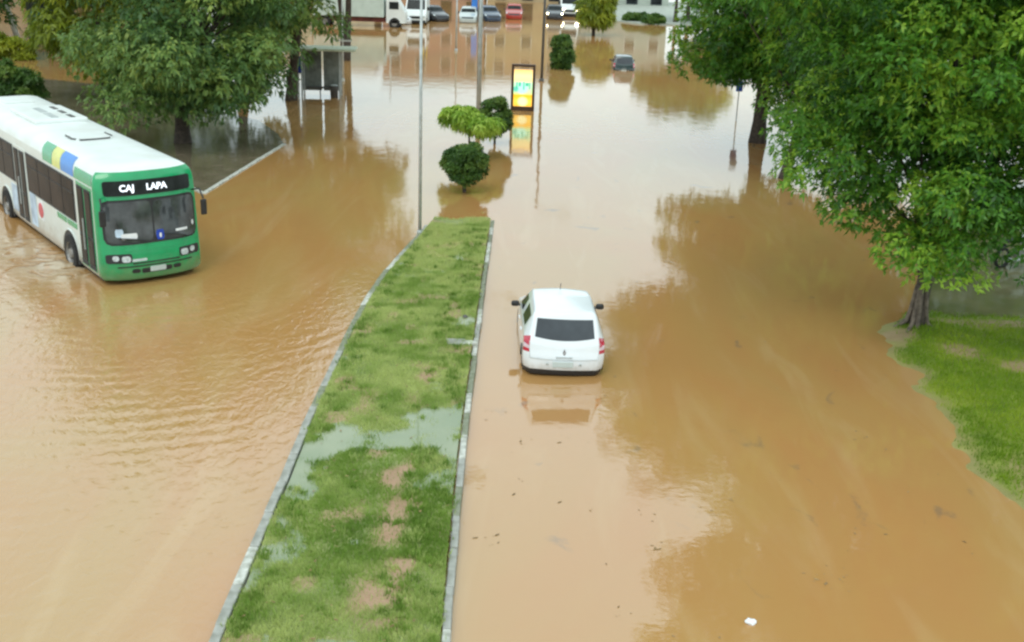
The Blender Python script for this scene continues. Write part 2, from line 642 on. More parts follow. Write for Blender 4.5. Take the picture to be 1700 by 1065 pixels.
def blades(name, pts, hmin, hmax, tint, matl, kind="stuff", width=0.014, parent=None, lean=0.6):
    """one triangle pair per blade, base at pts (n,3)"""
    n = len(pts)
    th = rng.random(n) * 2 * np.pi
    h = hmin + (hmax - hmin) * rng.random(n) ** 1.5
    ln = lean * rng.random(n) * h
    ph = rng.random(n) * 2 * np.pi
    w = width * (0.6 + 0.8 * rng.random(n))
    ax = np.stack([np.cos(th), np.sin(th), np.zeros(n)], -1) * w[:, None] / 2
    tip = pts + np.stack([np.cos(ph) * ln, np.sin(ph) * ln, h], -1)
    v = np.concatenate([(pts - ax)[:, None], (pts + ax)[:, None], tip[:, None]], 1).reshape(-1, 3)
    f = np.arange(3 * n).reshape(-1, 3)
    me = bpy.data.meshes.new(name)
    me.vertices.add(3 * n)
    me.vertices.foreach_set("co", v.astype(np.float32).ravel())
    me.loops.add(3 * n)
    me.loops.foreach_set("vertex_index", f.ravel().astype(np.int32))
    me.polygons.add(n)
    me.polygons.foreach_set("loop_start", np.arange(0, 3 * n, 3, dtype=np.int32))
    me.polygons.foreach_set("loop_total", np.full(n, 3, dtype=np.int32))
    a = me.attributes.new("tint", 'FLOAT', 'POINT')
    a.data.foreach_set("value", np.repeat(tint, 3).astype(np.float32))
    me.materials.append(matl)
    me.update()
    me.validate()
    return obj(name, me, parent, kind)


# turf on the median
n = 330000
py_ = 9.8 + (36.6 - 9.8) * rng.random(n) ** 1.25
t_ = rng.random(n)
px_ = (edge(LP, py_) + 0.15) * (1 - t_) + (edge(RP, py_) - 0.13) * t_
z_, mud_ = fields(px_, py_)
dens = np.clip((z_ - 0.072) / 0.05, 0.2, 1) * (1 - 0.93 * mud_) * np.clip(0.35 + 1.3 * vnoise(px_, py_, 3.0, 8), 0, 1)
dens = np.where(py_ > 31.5, np.clip((z_ + 0.05) / 0.1, 0, 1) * np.clip((35.6 - py_ + 3.0 * (vnoise(px_, py_, 1.7, 15) - 0.5)) / 2.2, 0, 1), dens)
keep = rng.random(n) < dens
px_, py_, z_ = px_[keep], py_[keep], z_[keep]
tn = 0.22 + 0.75 * (vnoise(px_, py_, 0.8, 9) - 0.2) + 0.5 * (vnoise(px_, py_, 3.2, 10) - 0.5) + 0.25 * rng.random(len(px_))
tn = tn + np.clip((py_ - 14) / 36, 0, 0.42)
blades("grass", np.stack([px_, py_, z_ - 0.005], -1), 0.03, 0.085, np.clip(tn, 0, 1), M["grass"])
# darker weed tufts along the kerbs and in the hollows
pts, tn = [], []
for k in range(800):
    y = 10 + 23.0 * random.random() ** 1.3
    a, b = float(edge(LP, y)) + .2, float(edge(RP, y)) - .18
    t = random.choice([random.uniform(.0, .12), random.uniform(.72, 1), random.uniform(.72, 1), random.uniform(0, 1)])
    x = a + (b - a) * t
    z = float(fields(np.array([x]), np.array([y]))[0][0])
    if z < 0.085:
        continue
    m_ = random.randint(25, 60)
    r = random.uniform(.05, .14)
    q = rng.normal(0, 1, (m_, 2)) * r * 0.6
    pts.append(np.column_stack([x + q[:, 0], y + q[:, 1], np.full(m_, z - .01)]))
    tn.append(np.clip(random.choice((random.uniform(0, .4), random.uniform(0, .4), random.uniform(.5, .9))) + .2 * rng.random(m_), 0, 1))
pts = np.concatenate(pts)
tn = np.concatenate(tn)
blades("weed_tufts", pts, 0.05, 0.13, tn, M["grass"], width=0.02)

# ------------------------------------------------------------------ right-hand bank
bank_px = [(1860, 1065), (1780, 930), (1715, 850), (1655, 795), (1590, 720), (1535, 645), (1500, 590), (1478, 545), (1474, 500), (1490, 440), (1540, 370)]
BP = [(p.x, p.y) for p in (G(a, b, 0.03) for a, b in bank_px)]


TREE_AT = G(1519, 549, 0.0)


def bank_fields(x, y):
    e = np.interp(y, [p[1] for p in BP], [p[0] for p in BP])
    d = x - e + 0.45 * (vnoise(x, y, 1.1, 21) - 0.5) + 0.3 * (vnoise(x, y, 3.4, 26) - 0.5)
    z = np.clip(d / 0.5, -1, 1) * 0.09 + 0.05 * (vnoise(x, y, 0.7, 22) - 0.5) + 0.03 * (vnoise(x, y, 2.3, 23) - 0.5)
    z = z + 0.02 + np.clip((d - 0.4) / 6, 0, 1) * 0.04
    far = np.clip((y - TREE_AT.y - 0.2) / 1.6, 0, 1)
    z = z - far * (0.165 + 0.05 * (vnoise(x, y, 0.5, 24) - 0.3))
    dm = (x - TREE_AT.x) ** 2 + (y - TREE_AT.y) ** 2
    z = z + 0.08 * np.exp(-dm / 0.8)
    mud = np.clip(1 - d / 0.25, 0, 1) * 0.4
    mud = np.maximum(mud, 0.8 * np.clip((vnoise(x, y, 1.0, 25) - 0.66) * 5, 0, 1))
    return z, mud, d


yy = np.linspace(10, 42, 220)
e0 = np.interp(yy, [p[1] for p in BP], [p[0] for p in BP])
tt = np.linspace(0, 1, 120) ** 1.3
X = (e0[:, None] - 0.6) + (e0[:, None] * 0 + 16.0) * tt
Y = np.repeat(yy[:, None], 120, 1)
Z, MUD, _ = bank_fields(X, Y)
bank = grid_mesh("park_bank", X, Y, Z, MUD, M["bank_soil"], kind="structure")
n = 260000
py_ = 12 + 25 * rng.random(n)
px_ = np.interp(py_, [p[1] for p in BP], [p[0] for p in BP]) - 0.2 + 8.5 * rng.random(n) ** 1.2
z_, mud_, d_ = bank_fields(px_, py_)
dens = np.clip((z_ + 0.03) / 0.05, 0, 1) * (1 - 0.9 * mud_) * np.clip((d_ + .05) / .5, 0, 1)
dens = dens * np.where(py_ > 26, 0.55, 1.0)
keep = rng.random(n) < dens
px_, py_, z_ = px_[keep], py_[keep], z_[keep]
tn = 0.3 + 0.6 * (vnoise(px_, py_, 0.7, 29) - 0.3) + 0.3 * rng.random(len(px_)) + 0.3 * (vnoise(px_, py_, 3.5, 31) - 0.5)
blades("bank_grass", np.stack([px_, py_, z_ - 0.005], -1), 0.04, 0.11, np.clip(tn, 0, 1), M["grass_wet"], width=0.018)

# shallow flood over the far bank; dark tree reflection put into its olive colour
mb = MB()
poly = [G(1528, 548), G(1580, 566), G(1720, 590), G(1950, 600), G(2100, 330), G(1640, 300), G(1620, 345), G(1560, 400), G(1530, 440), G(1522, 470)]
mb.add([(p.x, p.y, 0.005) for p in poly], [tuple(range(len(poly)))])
mb.build("shallow_bank_water", M["shallow_olive_reflection"], kind="structure")

# broken kerb along the bank where it meets the flood
kb = MB()
random.seed(11)
for i in range(14):
    y = 12.6 + i * 1.0
    a = Vector((float(np.interp(y, [p[1] for p in BP], [p[0] for p in BP])), y, 0))
    b = Vector((float(np.interp(y + .96, [p[1] for p in BP], [p[0] for p in BP])), y + .96, 0))
    d = b - a
    if random.random() < (.35 if y < 18 else .75):
        continue
    s = MB().box((0, 0, 0), (d.length, 0.17, 0.3), ch=0.02).build("kerb_stone", M["kerb"] if random.random() < .7 else M["kerb_white"], bank)
    s.location = ((a.x + b.x) / 2 + 0.03, (a.y + b.y) / 2, -0.135 + random.uniform(-.035, .015) - max(0, y - 17) * .006)
    s.rotation_euler = (random.uniform(-.04, .04), random.uniform(-.02, .02), math.atan2(d.y, d.x))

# ------------------------------------------------------------------ flooded left park behind a kerb: clearer shallow water, tree reflection painted into it
K0, K1 = G(472, 238, 0.03), G(338, 320, 0.03)
K2 = K1 + Vector((-0.616, 0.788, 0)) * 5.0
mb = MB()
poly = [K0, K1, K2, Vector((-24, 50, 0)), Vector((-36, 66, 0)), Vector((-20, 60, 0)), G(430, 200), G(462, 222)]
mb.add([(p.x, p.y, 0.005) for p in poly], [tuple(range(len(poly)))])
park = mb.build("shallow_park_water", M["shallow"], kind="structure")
for A, B in ((K0, K1), (K1, K2)):
    d = B - A
    m_ = max(1, int(d.length / 1.0))
    for i in range(m_):
        a, b = A + d * (i + .01) / m_, A + d * (i + .99) / m_
        c = (a + b) / 2
        s = MB().box((0, 0, 0), ((b - a).length, 0.15, 0.28), ch=0.015).build("kerb_stone", M["kerb_white"], park)
        s.location = (c.x, c.y, -0.095 + random.uniform(-.012, .012))
        s.rotation_euler = (0, 0, math.atan2(d.y, d.x))


# ------------------------------------------------------------------ trees and shrubs
def leaf_mesh(name, centers, axes, tints, k, length, width, droop, matl, parent, jitter=0.35, kind=None):
    """k pointed leaves fanned round every centre: a rosette at each twig end"""
    n = len(centers)
    axes = axes / np.linalg.norm(axes, axis=1, keepdims=True)
    ref = np.where(np.abs(axes[:, 2:3]) > 0.9, np.array([[1.0, 0, 0]]), np.array([[0, 0, 1.0]]))
    u = np.cross(axes, ref)
    u /= np.linalg.norm(u, axis=1, keepdims=True)
    v = np.cross(axes, u)
    V, T = [], []
    for i in range(k):
        th = 2 * np.pi * i / k + rng.random(n) * 1.2
        rad = u * np.cos(th)[:, None] + v * np.sin(th)[:, None]
        el = (0.15 + 0.75 * rng.random(n))[:, None]
        d = rad * (1 - 0.4 * el) + axes * el * 0.9
        d /= np.linalg.norm(d, axis=1, keepdims=True)
        L = (length * (0.65 + 0.7 * rng.random(n)))[:, None]
        W = (width * (0.7 + 0.6 * rng.random(n)))[:, None]
        side = np.cross(d, axes + 0.3 * rng.normal(0, 1, (n, 3)))
        side /= np.linalg.norm(side, axis=1, keepdims=True) + 1e-9
        c = centers + rng.normal(0, 1, (n, 3)) * length * jitter * 0.35
        mid = c + d * L * 0.5
        tip = c + d * L
        tip[:, 2] -= (droop * L[:, 0])
        mid[:, 2] -= droop * L[:, 0] * 0.3
        V.append(np.stack([c, mid + side * W * .5, tip, mid - side * W * .5], 1))
        T.append(np.clip(tints + rng.normal(0, 0.13, n), 0, 1))
    V = np.concatenate(V).reshape(-1, 3)
    T = np.repeat(np.concatenate(T), 4)
    m = len(V) // 4
    me = bpy.data.meshes.new(name)
    me.vertices.add(4 * m)
    me.vertices.foreach_set("co", V.astype(np.float32).ravel())
    me.loops.add(4 * m)
    me.loops.foreach_set("vertex_index", np.arange(4 * m, dtype=np.int32))
    me.polygons.add(m)
    me.polygons.foreach_set("loop_start", np.arange(0, 4 * m, 4, dtype=np.int32))
    me.polygons.foreach_set("loop_total", np.full(m, 4, dtype=np.int32))
    a = me.attributes.new("tint", 'FLOAT', 'POINT')
    a.data.foreach_set("value", T.astype(np.float32))
    me.materials.append(matl)
    me.update()
    me.validate()
    return obj(name, me, parent, kind)


def crown_points(ells, n_clump, clump_r, per, zmin=0.25, seed=0, hollow=0.45):
    """clumps scattered through a union of ellipsoids, twig ends on each clump's outer skin"""
    r = np.random.default_rng(seed)
    vol = np.array([e[3] * e[4] * e[5] for e in ells]) ** 0.75
    vol = vol / vol.sum()
    C, A, T, hubs = [], [], [], []
    for i, e in enumerate(ells):
        m = max(3, int(round(n_clump * vol[i])))
        d = r.normal(0, 1, (m, 3))
        d /= np.linalg.norm(d, axis=1, keepdims=True)
        rad = hollow + (1 - hollow) * r.random(m) ** 0.5
        rad *= 0.86 + 0.24 * r.random(m)
        c0 = np.array(e[:3])
        cc = c0 + d * rad[:, None] * np.array(e[3:6])
        for j in range(m):
            if cc[j, 2] < zmin:
                continue
            R = clump_r * (0.55 + 0.8 * r.random())
            kk = max(4, int(per * (R / clump_r) ** 2))
            q = r.normal(0, 1, (kk, 3))
            q[:, 2] = q[:, 2] * 0.8 + 0.35
            q += d[j] * 0.35
            q /= np.linalg.norm(q, axis=1, keepdims=True)
            rr = R * (0.35 + 0.65 * r.random(kk) ** 0.5)
            p = cc[j] + q * rr[:, None] * np.array([1.15, 1.15, 0.75])
            C.append(p)
            A.append(q + np.array([0, 0, 0.35]))
            base = r.normal(0.46, 0.25)
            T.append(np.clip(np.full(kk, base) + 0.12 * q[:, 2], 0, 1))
            hubs.append(cc[j])
    C, A, T = np.concatenate(C), np.concatenate(A), np.concatenate(T)
    ok = C[:, 2] > zmin * 0.8
    return C[ok], A[ok], T[ok], hubs


def bend(a, b, n=5, sag=0.15, seed=0):
    r = random.Random(seed)
    a, b = Vector(a), Vector(b)
    L = (b - a).length
    off = Vector((r.uniform(-1, 1), r.uniform(-1, 1), r.uniform(.2, 1))) * L * sag
    out = []
    for i in range(n):
        t = i / (n - 1)
        out.append(a.lerp(b, t) + off * math.sin(math.pi * t) * 0.6)
    return out


def tree(name, label, base, ells, trunk_top, r0, matl, n_clump, clump_r, per, k=6, ll=0.22, lw=0.08, droop=0.25,
         seed=1, bark="bark", group=None, roots=0, zmin=0.25, limbs=12, fork=None, hollow=0.45, second=None, cut=None):
    t = thing(name, label, "tree" if "tree" in name else "shrub", base, 0, group)
    C, A, T, hubs = crown_points(ells, n_clump, clump_r, per, zmin, seed, hollow)
    if cut is not None:
        ok = ~cut(C)
        C, A, T = C[ok], A[ok], T[ok]
        hubs = [h for h in hubs if not cut(np.array([h]))[0]]
    top = Vector(trunk_top)
    mb = MB()
    nseg = 9
    pts = bend((0, 0, -0.4), top, nseg, 0.05, seed)
    rad = [r0 * (1.35 if i == 0 else 1.12 if i == 1 else 1.0 - 0.42 * i / (nseg - 1)) for i in range(nseg)]
    mb.tube(pts, rad, 12)
    if second:
        p2 = bend((second[3], 0.1, -0.4), second[:3], nseg, 0.05, seed + 3)
        mb.tube(p2, [x * 0.85 for x in rad], 10)
    trunk = mb.build("trunk", M[bark], t, smooth=True)
    for i in range(roots):
        a = 2 * math.pi * (i + random.random() * .5) / roots
        rr = r0 * random.uniform(2.1, 3.2)
        p = [(math.cos(a) * r0 * .55, math.sin(a) * r0 * .55, 1.1), (math.cos(a) * r0 * .8, math.sin(a) * r0 * .8, .55),
             (math.cos(a) * r0 * 1.2, math.sin(a) * r0 * 1.2, .2), (math.cos(a) * rr, math.sin(a) * rr, .02), (math.cos(a) * rr * 1.3, math.sin(a) * rr * 1.3, -.1)]
        MB().tube(p, [r0 * .22, r0 * .3, r0 * .27, r0 * .18, r0 * .08], 7).build("root", M["bark_pale"], trunk, smooth=True)
    rr = random.Random(seed)
    pool = [h for h in hubs if h[1] > -0.8]
    pick = rr.sample(pool, min(limbs, len(pool)))
    zf = fork if fork else top.z * 0.55
    mb = MB()
    for i, h in enumerate(pick):
        f = rr.uniform(max(0.25, zf / max(top.z, .1) * .8), 1.0)
        s0 = pts[min(nseg - 1, int(f * (nseg - 1)))]
        h = Vector(s0).lerp(Vector(h), 0.72)
        q = bend(s0, h, 5, 0.12, seed * 31 + i)
        ra = r0 * 0.36 * (1 - 0.3 * f)
        mb.tube(q, [ra, ra * .8, ra * .6, ra * .42, ra * .2], 6)
    mb.build("limbs", M[bark], t, smooth=True)
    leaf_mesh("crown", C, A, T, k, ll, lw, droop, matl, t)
    return t


def bush(name, label, base, ells, matl, n_clump, clump_r, per, k=5, ll=0.09, lw=0.045, droop=0.1, seed=1, stem=0.05, stem_h=0.5, group=None, zmin=0.02, stems=1, hollow=0.6):
    t = thing(name, label, "shrub", base, 0, group)
    C, A, T, hubs = crown_points(ells, n_clump, clump_r, per, zmin, seed, hollow)
    mb = MB()
    r = random.Random(seed)
    for i in range(stems):
        o = (r.uniform(-.12, .12) * (stems > 1), r.uniform(-.12, .12) * (stems > 1), -0.3)
        mb.tube(bend(o, (o[0] * 2, o[1] * 2, stem_h), 5, .06, seed + i), [stem * 1.2, stem, stem * .9, stem * .8, stem * .6], 8)
    for i, h in enumerate(r.sample(hubs, min(14, len(hubs)))):
        mb.tube(bend((0, 0, stem_h * .7), h, 4, .1, seed + 50 + i), [stem * .45, stem * .35, stem * .25, stem * .1], 5)
    mb.build("stem", M["bark"], t, smooth=True)
    leaf_mesh("foliage", C, A, T, k, ll, lw, droop, matl, t)
    return t


TG = "street trees standing in the flood"
# big tree on the right bank
tree("broadleaf_tree", "big glossy green tree with flared roots on the right grass bank", (*G(1519, 549, 0.0).xy, 0.03),
     [(0.9, 0.0, 6.3, 4.4, 4.2, 3.4), (0.2, -0.7, 2.95, 1.75, 1.8, 1.55), (1.6, -1.2, 4.0, 2.6, 2.4, 1.9), (-1.4, 0.3, 4.4, 2.0, 2.2, 1.5),
      (-1.6, 0.2, 9.0, 4.7, 4.6, 2.7), (2.5, 0, 8.8, 4.5, 4.5, 2.5)],
     (0.45, 0.3, 4.2), 0.20, M["leaf_r"], 520, 0.72, 80, k=6, ll=0.145, lw=0.06, droop=0.3, seed=3, bark="bark", group=TG, roots=7, zmin=1.15, limbs=26, fork=1.8, cut=lambda c: (c[:, 0] > 0.95) & (c[:, 2] < 2.6 + 0.25 * np.sin(c[:, 1] * 3) + 0.7 * np.clip((c[:, 0] - 1.2) / 0.4, 0, 1)) | (np.abs(c[:, 0] - 0.1) < 0.7) & (c[:, 2] < 1.75))
tree("broadleaf_tree", "tree on the right whose straight dark trunk stands in brown water left of the others", (*G(1257, 236).xy, 0),
     [(-0.4, 0, 4.9, 3.1, 3.4, 3.2), (-1.7, 0, 4.0, 1.6, 2.0, 1.2), (-2.0, 0, 10.6, 5.4, 5.0, 3.8), (0.4, 0, 7.8, 4.4, 4, 2.3), (1.5, -.5, 4.5, 2.6, 2.4, 2.8)],
     (0.0, 0, 4.5), 0.34, M["leaf_r"], 400, 0.9, 56, k=6, ll=0.215, lw=0.085, droop=0.3, seed=5, group=TG, zmin=1.3, limbs=18, cut=lambda c: (c[:, 0] < 0.1) & (c[:, 2] < 2.75))
tree("broadleaf_tree", "right-hand tree with slim trunk slanting out of the water behind the big tree", (*G(1299, 296).xy, 0),
     [(1.8, 0, 4.6, 2.6, 2.8, 3.0), (2.2, -1.0, 2.6, 1.6, 1.5, 1.0), (0.6, 0, 10.2, 5.4, 4.6, 3.8)],
     (1.2, 0.2, 4.2), 0.2, M["leaf_r"], 330, 0.85, 56, k=6, ll=0.19, lw=0.078, droop=0.3, seed=8, group=TG, zmin=1.1, limbs=16)
tree("broadleaf_tree", "dense dark tree filling the upper right corner behind the big tree", (17.5, 46.0, 0),
     [(0, 0, 5.2, 5.5, 4.5, 3.6), (0, 0, 9.4, 6.0, 5.0, 3.0)],
     (0.2, 0.2, 5), 0.3, M["leaf_r"], 230, 1.1, 32, k=6, ll=0.36, lw=0.13, droop=0.3, seed=9, group=TG, zmin=1.6, limbs=14)
# left-hand trees
tree("broadleaf_tree", "wide bushy tree with thick trunk behind the green and white bus", (*G(303, 236).xy, 0),
     [(0.4, 0, 4.5, 3.7, 3.8, 3.3), (-0.8, -1.0, 2.2, 2.0, 1.8, 0.9), (1.9, -0.8, 2.9, 2.0, 1.9, 1.2), (0, 0, 8.8, 5.4, 5.0, 2.8)],
     (0.1, 0, 3.8), 0.31, M["leaf_a"], 330, 0.95, 52, k=6, ll=0.21, lw=0.082, droop=0.45, seed=12, group=TG, zmin=1.05, limbs=20)
tree("broadleaf_tree", "slimmer green tree between the wide tree and the leaning dark trunk", (*G(404, 170).xy, 0),
     [(0.0, 0, 4.4, 2.4, 2.6, 2.7), (0, 0, 8.6, 5.0, 4.6, 3.0)],
     (0.1, 0, 4.2), 0.26, M["leaf_a"], 190, 1.0, 30, k=6, ll=0.36, lw=0.12, droop=0.45, seed=14, group=TG, zmin=1.0, limbs=12)
tree("broadleaf_tree", "tree with leaning dark trunk beside the bus shelter", (*G(482, 166).xy, 0),
     [(1.0, -0.2, 4.1, 1.5, 1.3, 0.9), (-1.3, 0.5, 2.4, 1.4, 1.2, 1.2), (0.8, 0, 8.8, 5.6, 5.2, 2.9)],
     (0.75, 0, 6.4), 0.26, M["leaf_a"], 150, 0.9, 26, k=6, ll=0.36, lw=0.11, droop=0.5, seed=17, group=TG, zmin=0.8, limbs=12, fork=4.5)
tree("broadleaf_tree", "tree with two dark stems behind the bus shelter roof", (*G(574, 100).xy, 0),
     [(0, 0, 8.6, 4.2, 4.0, 2.6)], (0.25, 0, 6.6), 0.24, M["leaf_a"], 110, 1.1, 24, k=6, ll=0.42, lw=0.15, droop=0.4, seed=19, group=TG,
     zmin=5.6, limbs=10, fork=5.0, second=(-0.75, 0.2, 6.4, -0.12))
tree("broadleaf_tree", "yellow-green drooping tree left of the wide bushy tree", (*G(172, 160).xy, 0),
     [(-0.5, 0, 4.4, 2.3, 2.2, 2.6), (0.4, 0, 2.4, 1.4, 1.4, 1.0), (0, 0, 7.8, 3.2, 3.0, 2.4)],
     (0, 0, 4.5), 0.2, M["leaf_y"], 170, 0.85, 30, k=6, ll=0.36, lw=0.11, droop=0.7, seed=22, group=TG, zmin=1.0, limbs=12)
tree("broadleaf_tree", "dark tree at the far left edge behind the white post", (*G(-75, 90).xy, 0),
     [(0.5, 0, 4.0, 3.2, 2.8, 3.0), (0, 0, 8.0, 4.0, 4.0, 2.6)],
     (0, 0, 4.5), 0.26, M["leaf_b"], 130, 1.1, 30, k=6, ll=0.42, lw=0.15, droop=0.4, seed=24, group=TG, zmin=0.9, limbs=10)
tree("broadleaf_tree", "slender far tree with bare dark trunk at the top right of the flooded road", (*G(1120, 38).xy, 0),
     [(0, 0, 6.5, 2.8, 2.6, 2.2)], (0, 0, 5.2), 0.17, M["leaf_b"], 60, 1.0, 22, k=6, ll=0.5, lw=0.18, seed=27, group=TG, zmin=4.0, limbs=8)
tree("broadleaf_tree", "far tree with dark trunk just left of the right-hand foliage", (*G(1142, 36).xy, 0),
     [(0.8, 0, 6.8, 3.2, 3.0, 2.6), (2.2, 0, 3.2, 1.6, 1.6, 1.6)], (0.1, 0, 5.2), 0.22, M["leaf_r"], 90, 1.0, 24, k=6, ll=0.5, lw=0.18, seed=28, group=TG, zmin=1.6, limbs=8)
tree("broadleaf_tree", "tall back tree whose crown shows above the bus shelter side of the wide tree", (*G(262, 92).xy, 0),
     [(0, 0, 4.6, 4.0, 3.6, 3.2), (0, 0, 9.4, 5.6, 5.0, 3.6)],
     (0.1, 0, 5.0), 0.3, M["leaf_a"], 190, 1.15, 28, k=6, ll=0.42, lw=0.15, droop=0.45, seed=71, group=TG, zmin=1.5, limbs=10)
tree("broadleaf_tree", "tall back tree rising behind the yellow-green tree on the left", (*G(122, 62).xy, 0),
     [(0, 0, 5.2, 3.6, 3.6, 3.2), (0, 0, 10.0, 6.0, 5.0, 3.8)],
     (0.1, 0, 5.5), 0.3, M["leaf_b"], 180, 1.2, 28, k=6, ll=0.46, lw=0.17, droop=0.45, seed=73, group=TG, zmin=1.8, limbs=10)
# bushes on the drowned half of the median
bush("round_bush", "dark green round clipped bush at the end of the grass strip", (*G(772, 318).xy, 0),
     [(0, 0, 0.98, 0.62, 0.60, 0.66)], M["leaf_b"], 75, 0.22, 60, k=5, ll=0.10, lw=0.05, seed=31, stem=0.07, stem_h=0.6, zmin=0.22)
bush("lime_bush", "bright lime green flat-topped shrub just behind the dark round bush", (*G(778, 262).xy, 0),
     [(-0.45, 0, 1.62, 0.62, 0.5, 0.30), (0.35, 0, 1.40, 0.68, 0.5, 0.28), (0.7, 0, 1.2, .4, .35, .2)], M["leaf_l"], 60, 0.22, 34, k=6, ll=0.20, lw=0.06, droop=0.75, seed=33,
     stem=0.045, stem_h=1.2, zmin=0.5)
bush("round_bush", "small dark rounded bush on a thin stem left of the lit advertising panel", (*G(821, 238).xy, 0),
     [(0, 0, 1.18, 0.60, 0.58, 0.60), (.25, 0, .6, .3, .3, .3)], M["leaf_b"], 70, 0.22, 48, k=5, ll=0.11, lw=0.055, seed=35, stem=0.05, stem_h=0.9, zmin=0.35)
bush("hedge_bush", "squared upright green bush standing in water right of the dark pole", (*G(932, 114).xy, 0),
     [(0, 0, 0.75, 0.56, 0.56, 0.8), (0, 0, 1.55, 0.46, 0.46, 0.5)], M["leaf_b"], 80, 0.26, 40, k=5, ll=0.16, lw=0.07, seed=37, stem=0.06, stem_h=0.8, zmin=0.05)
bush("spiky_bush", "loose yellow-green bush with bare stems at the top of the flooded road", (*G(986, 58).xy, 0),
     [(0, 0, 1.9, 1.35, 1.2, 1.0), (0.3, 0, 3.0, 1.0, 1.0, .7)], M["leaf_y"], 60, 0.5, 40, k=7, ll=0.42, lw=0.09, droop=0.5, seed=39, stem=0.09, stem_h=1.2, stems=4, zmin=0.7)
bush("round_bush", "olive bush half hidden behind the bus roof at the left edge", (*G(14, 178).xy, 0),
     [(0, 0, 1.0, 1.3, 1.0, 1.1), (0.8, 0, .7, .6, .6, .7)], M["leaf_b"], 70, 0.4, 40, k=5, ll=0.2, lw=0.08, seed=41, stem=0.08, stem_h=0.8, stems=3, zmin=0.05)
bush("round_bush", "bright green bush at the foot of the white post", (*G(32, 98).xy, 0),
     [(0, 0, 0.6, 0.7, 0.6, 0.6), (-1.6, .2, .7, 1.0, .7, .7)], M["leaf_y"], 50, 0.4, 36, k=5, ll=0.24, lw=0.1, seed=43, stem=0.06, stem_h=0.5, stems=3, zmin=0.05)

# ------------------------------------------------------------------ paints and other object materials
M["bus_white"] = mat("bus_white_paint", (0.74, 0.80, 0.77), 0.28, scale=2.5, var=0.06, coat=0.4, dirt=(0.66, 0.70, 0.65), grime=(.3, 1.1, .55))
M["bus_roof"] = mat("bus_roof_paint", (0.80, 0.84, 0.82), 0.4, scale=1.5, var=0.05, dirt=(0.72, 0.74, 0.70))
M["bus_green"] = mat("bus_green_paint", (0.008, 0.33, 0.115), 0.25, scale=3, var=0.12, coat=0.5, grime=(.3, .9, .35))
M["bus_blue"] = mat("bus_blue_paint", (0.01, 0.20, 0.62), 0.3, var=0.08, coat=0.3)
M["bus_yellow"] = mat("bus_yellow_paint", (0.66, 0.66, 0.14), 0.3, var=0.08, coat=0.3)
M["glass_dark"] = mat("tinted_glass", (0.022, 0.026, 0.026), 0.15, var=0.6, scale=1.6, spec=0.1)
M["glass_bus"] = mat("bus_windscreen_glass", (0.055, 0.062, 0.066), 0.05, var=0.75, scale=2.2, spec=0.7)
M["glass_brown"] = mat("bus_side_glass", (0.030, 0.020, 0.015), 0.2, var=0.6, scale=1.3, spec=0.04)
M["glass_car"] = mat("car_rear_glass", (0.045, 0.052, 0.060), 0.06, var=0.3, scale=2.0, spec=0.5)
M["black"] = mat("black_plastic", (0.022, 0.022, 0.024), 0.5, var=0.3, scale=12)
M["rubber"] = mat("tyre_rubber", (0.02, 0.019, 0.018), 0.85, var=0.4, scale=14)
M["steel"] = mat("wheel_steel", (0.30, 0.29, 0.27), 0.45, metal=0.5, var=0.3, scale=10)
M["galv"] = mat("galvanised_steel", (0.50, 0.53, 0.52), 0.5, metal=0.3, var=0.2, scale=5)
M["pole_white"] = mat("white_painted_steel", (0.72, 0.73, 0.70), 0.5, var=0.15, scale=5)
M["pole_dark"] = mat("dark_painted_steel", (0.10, 0.095, 0.09), 0.55, var=0.3, scale=5)
M["white"] = mat("white_print", (0.82, 0.83, 0.84), 0.4, var=0.05)
M["sky_print"] = mat("pale_blue_poster", (0.50, 0.62, 0.78), 0.4, var=0.35, scale=3)
M["red_print"] = mat("red_print", (0.62, 0.10, 0.12), 0.4, var=0.25, scale=8)
M["blue_print"] = mat("blue_sign_paint", (0.012, 0.055, 0.42), 0.4, var=0.15)
M["blue_light"] = mat("blue_sign_light", (0.05, 0.22, 0.66), 0.4, var=0.15)
M["lamp_glass"] = mat("headlamp_glass", (0.55, 0.60, 0.60), 0.1, var=0.3, scale=20, spec=0.8)
M["plate"] = mat("number_plate", (0.55, 0.62, 0.60), 0.45, var=0.1)
M["led"] = emit_mat("destination_led", (0.86, 0.92, 1.0), 1.1)
M["car_white"] = mat("car_white_paint", (0.80, 0.83, 0.85), 0.22, scale=2.5, var=0.03, coat=0.7, grime=(.22, .62, .5))
M["lamp_red"] = mat("tail_lamp_red", (0.52, 0.02, 0.05), 0.15, var=0.25, scale=14, coat=0.6)
M["lamp_clear"] = mat("tail_lamp_clear", (0.68, 0.52, 0.56), 0.15, var=0.2, scale=14, coat=0.6)
M["chrome"] = mat("chrome_badge", (0.32, 0.33, 0.36), 0.2, metal=0.8, var=0.1)
M["interior"] = mat("door_leaf_rubber", (0.03, 0.03, 0.032), 0.6, var=0.4, scale=5)  # near-black rubber for the bus door leaves


# ------------------------------------------------------------------ city bus
def text_mesh(txt, size, name):
    c = bpy.data.curves.new(name, 'FONT')
    c.body = txt
    c.size = size
    c.align_x = 'CENTER'
    c.align_y = 'CENTER'
    c.extrude = 0.004
    c.offset = 0.006
    o = bpy.data.objects.new(name, c)
    COL.objects.link(o)
    dg = bpy.context.evaluated_depsgraph_get()
    me = bpy.data.meshes.new_from_object(o.evaluated_get(dg))
    bpy.data.objects.remove(o)
    bpy.data.curves.remove(c)
    me.materials.clear()
    return me


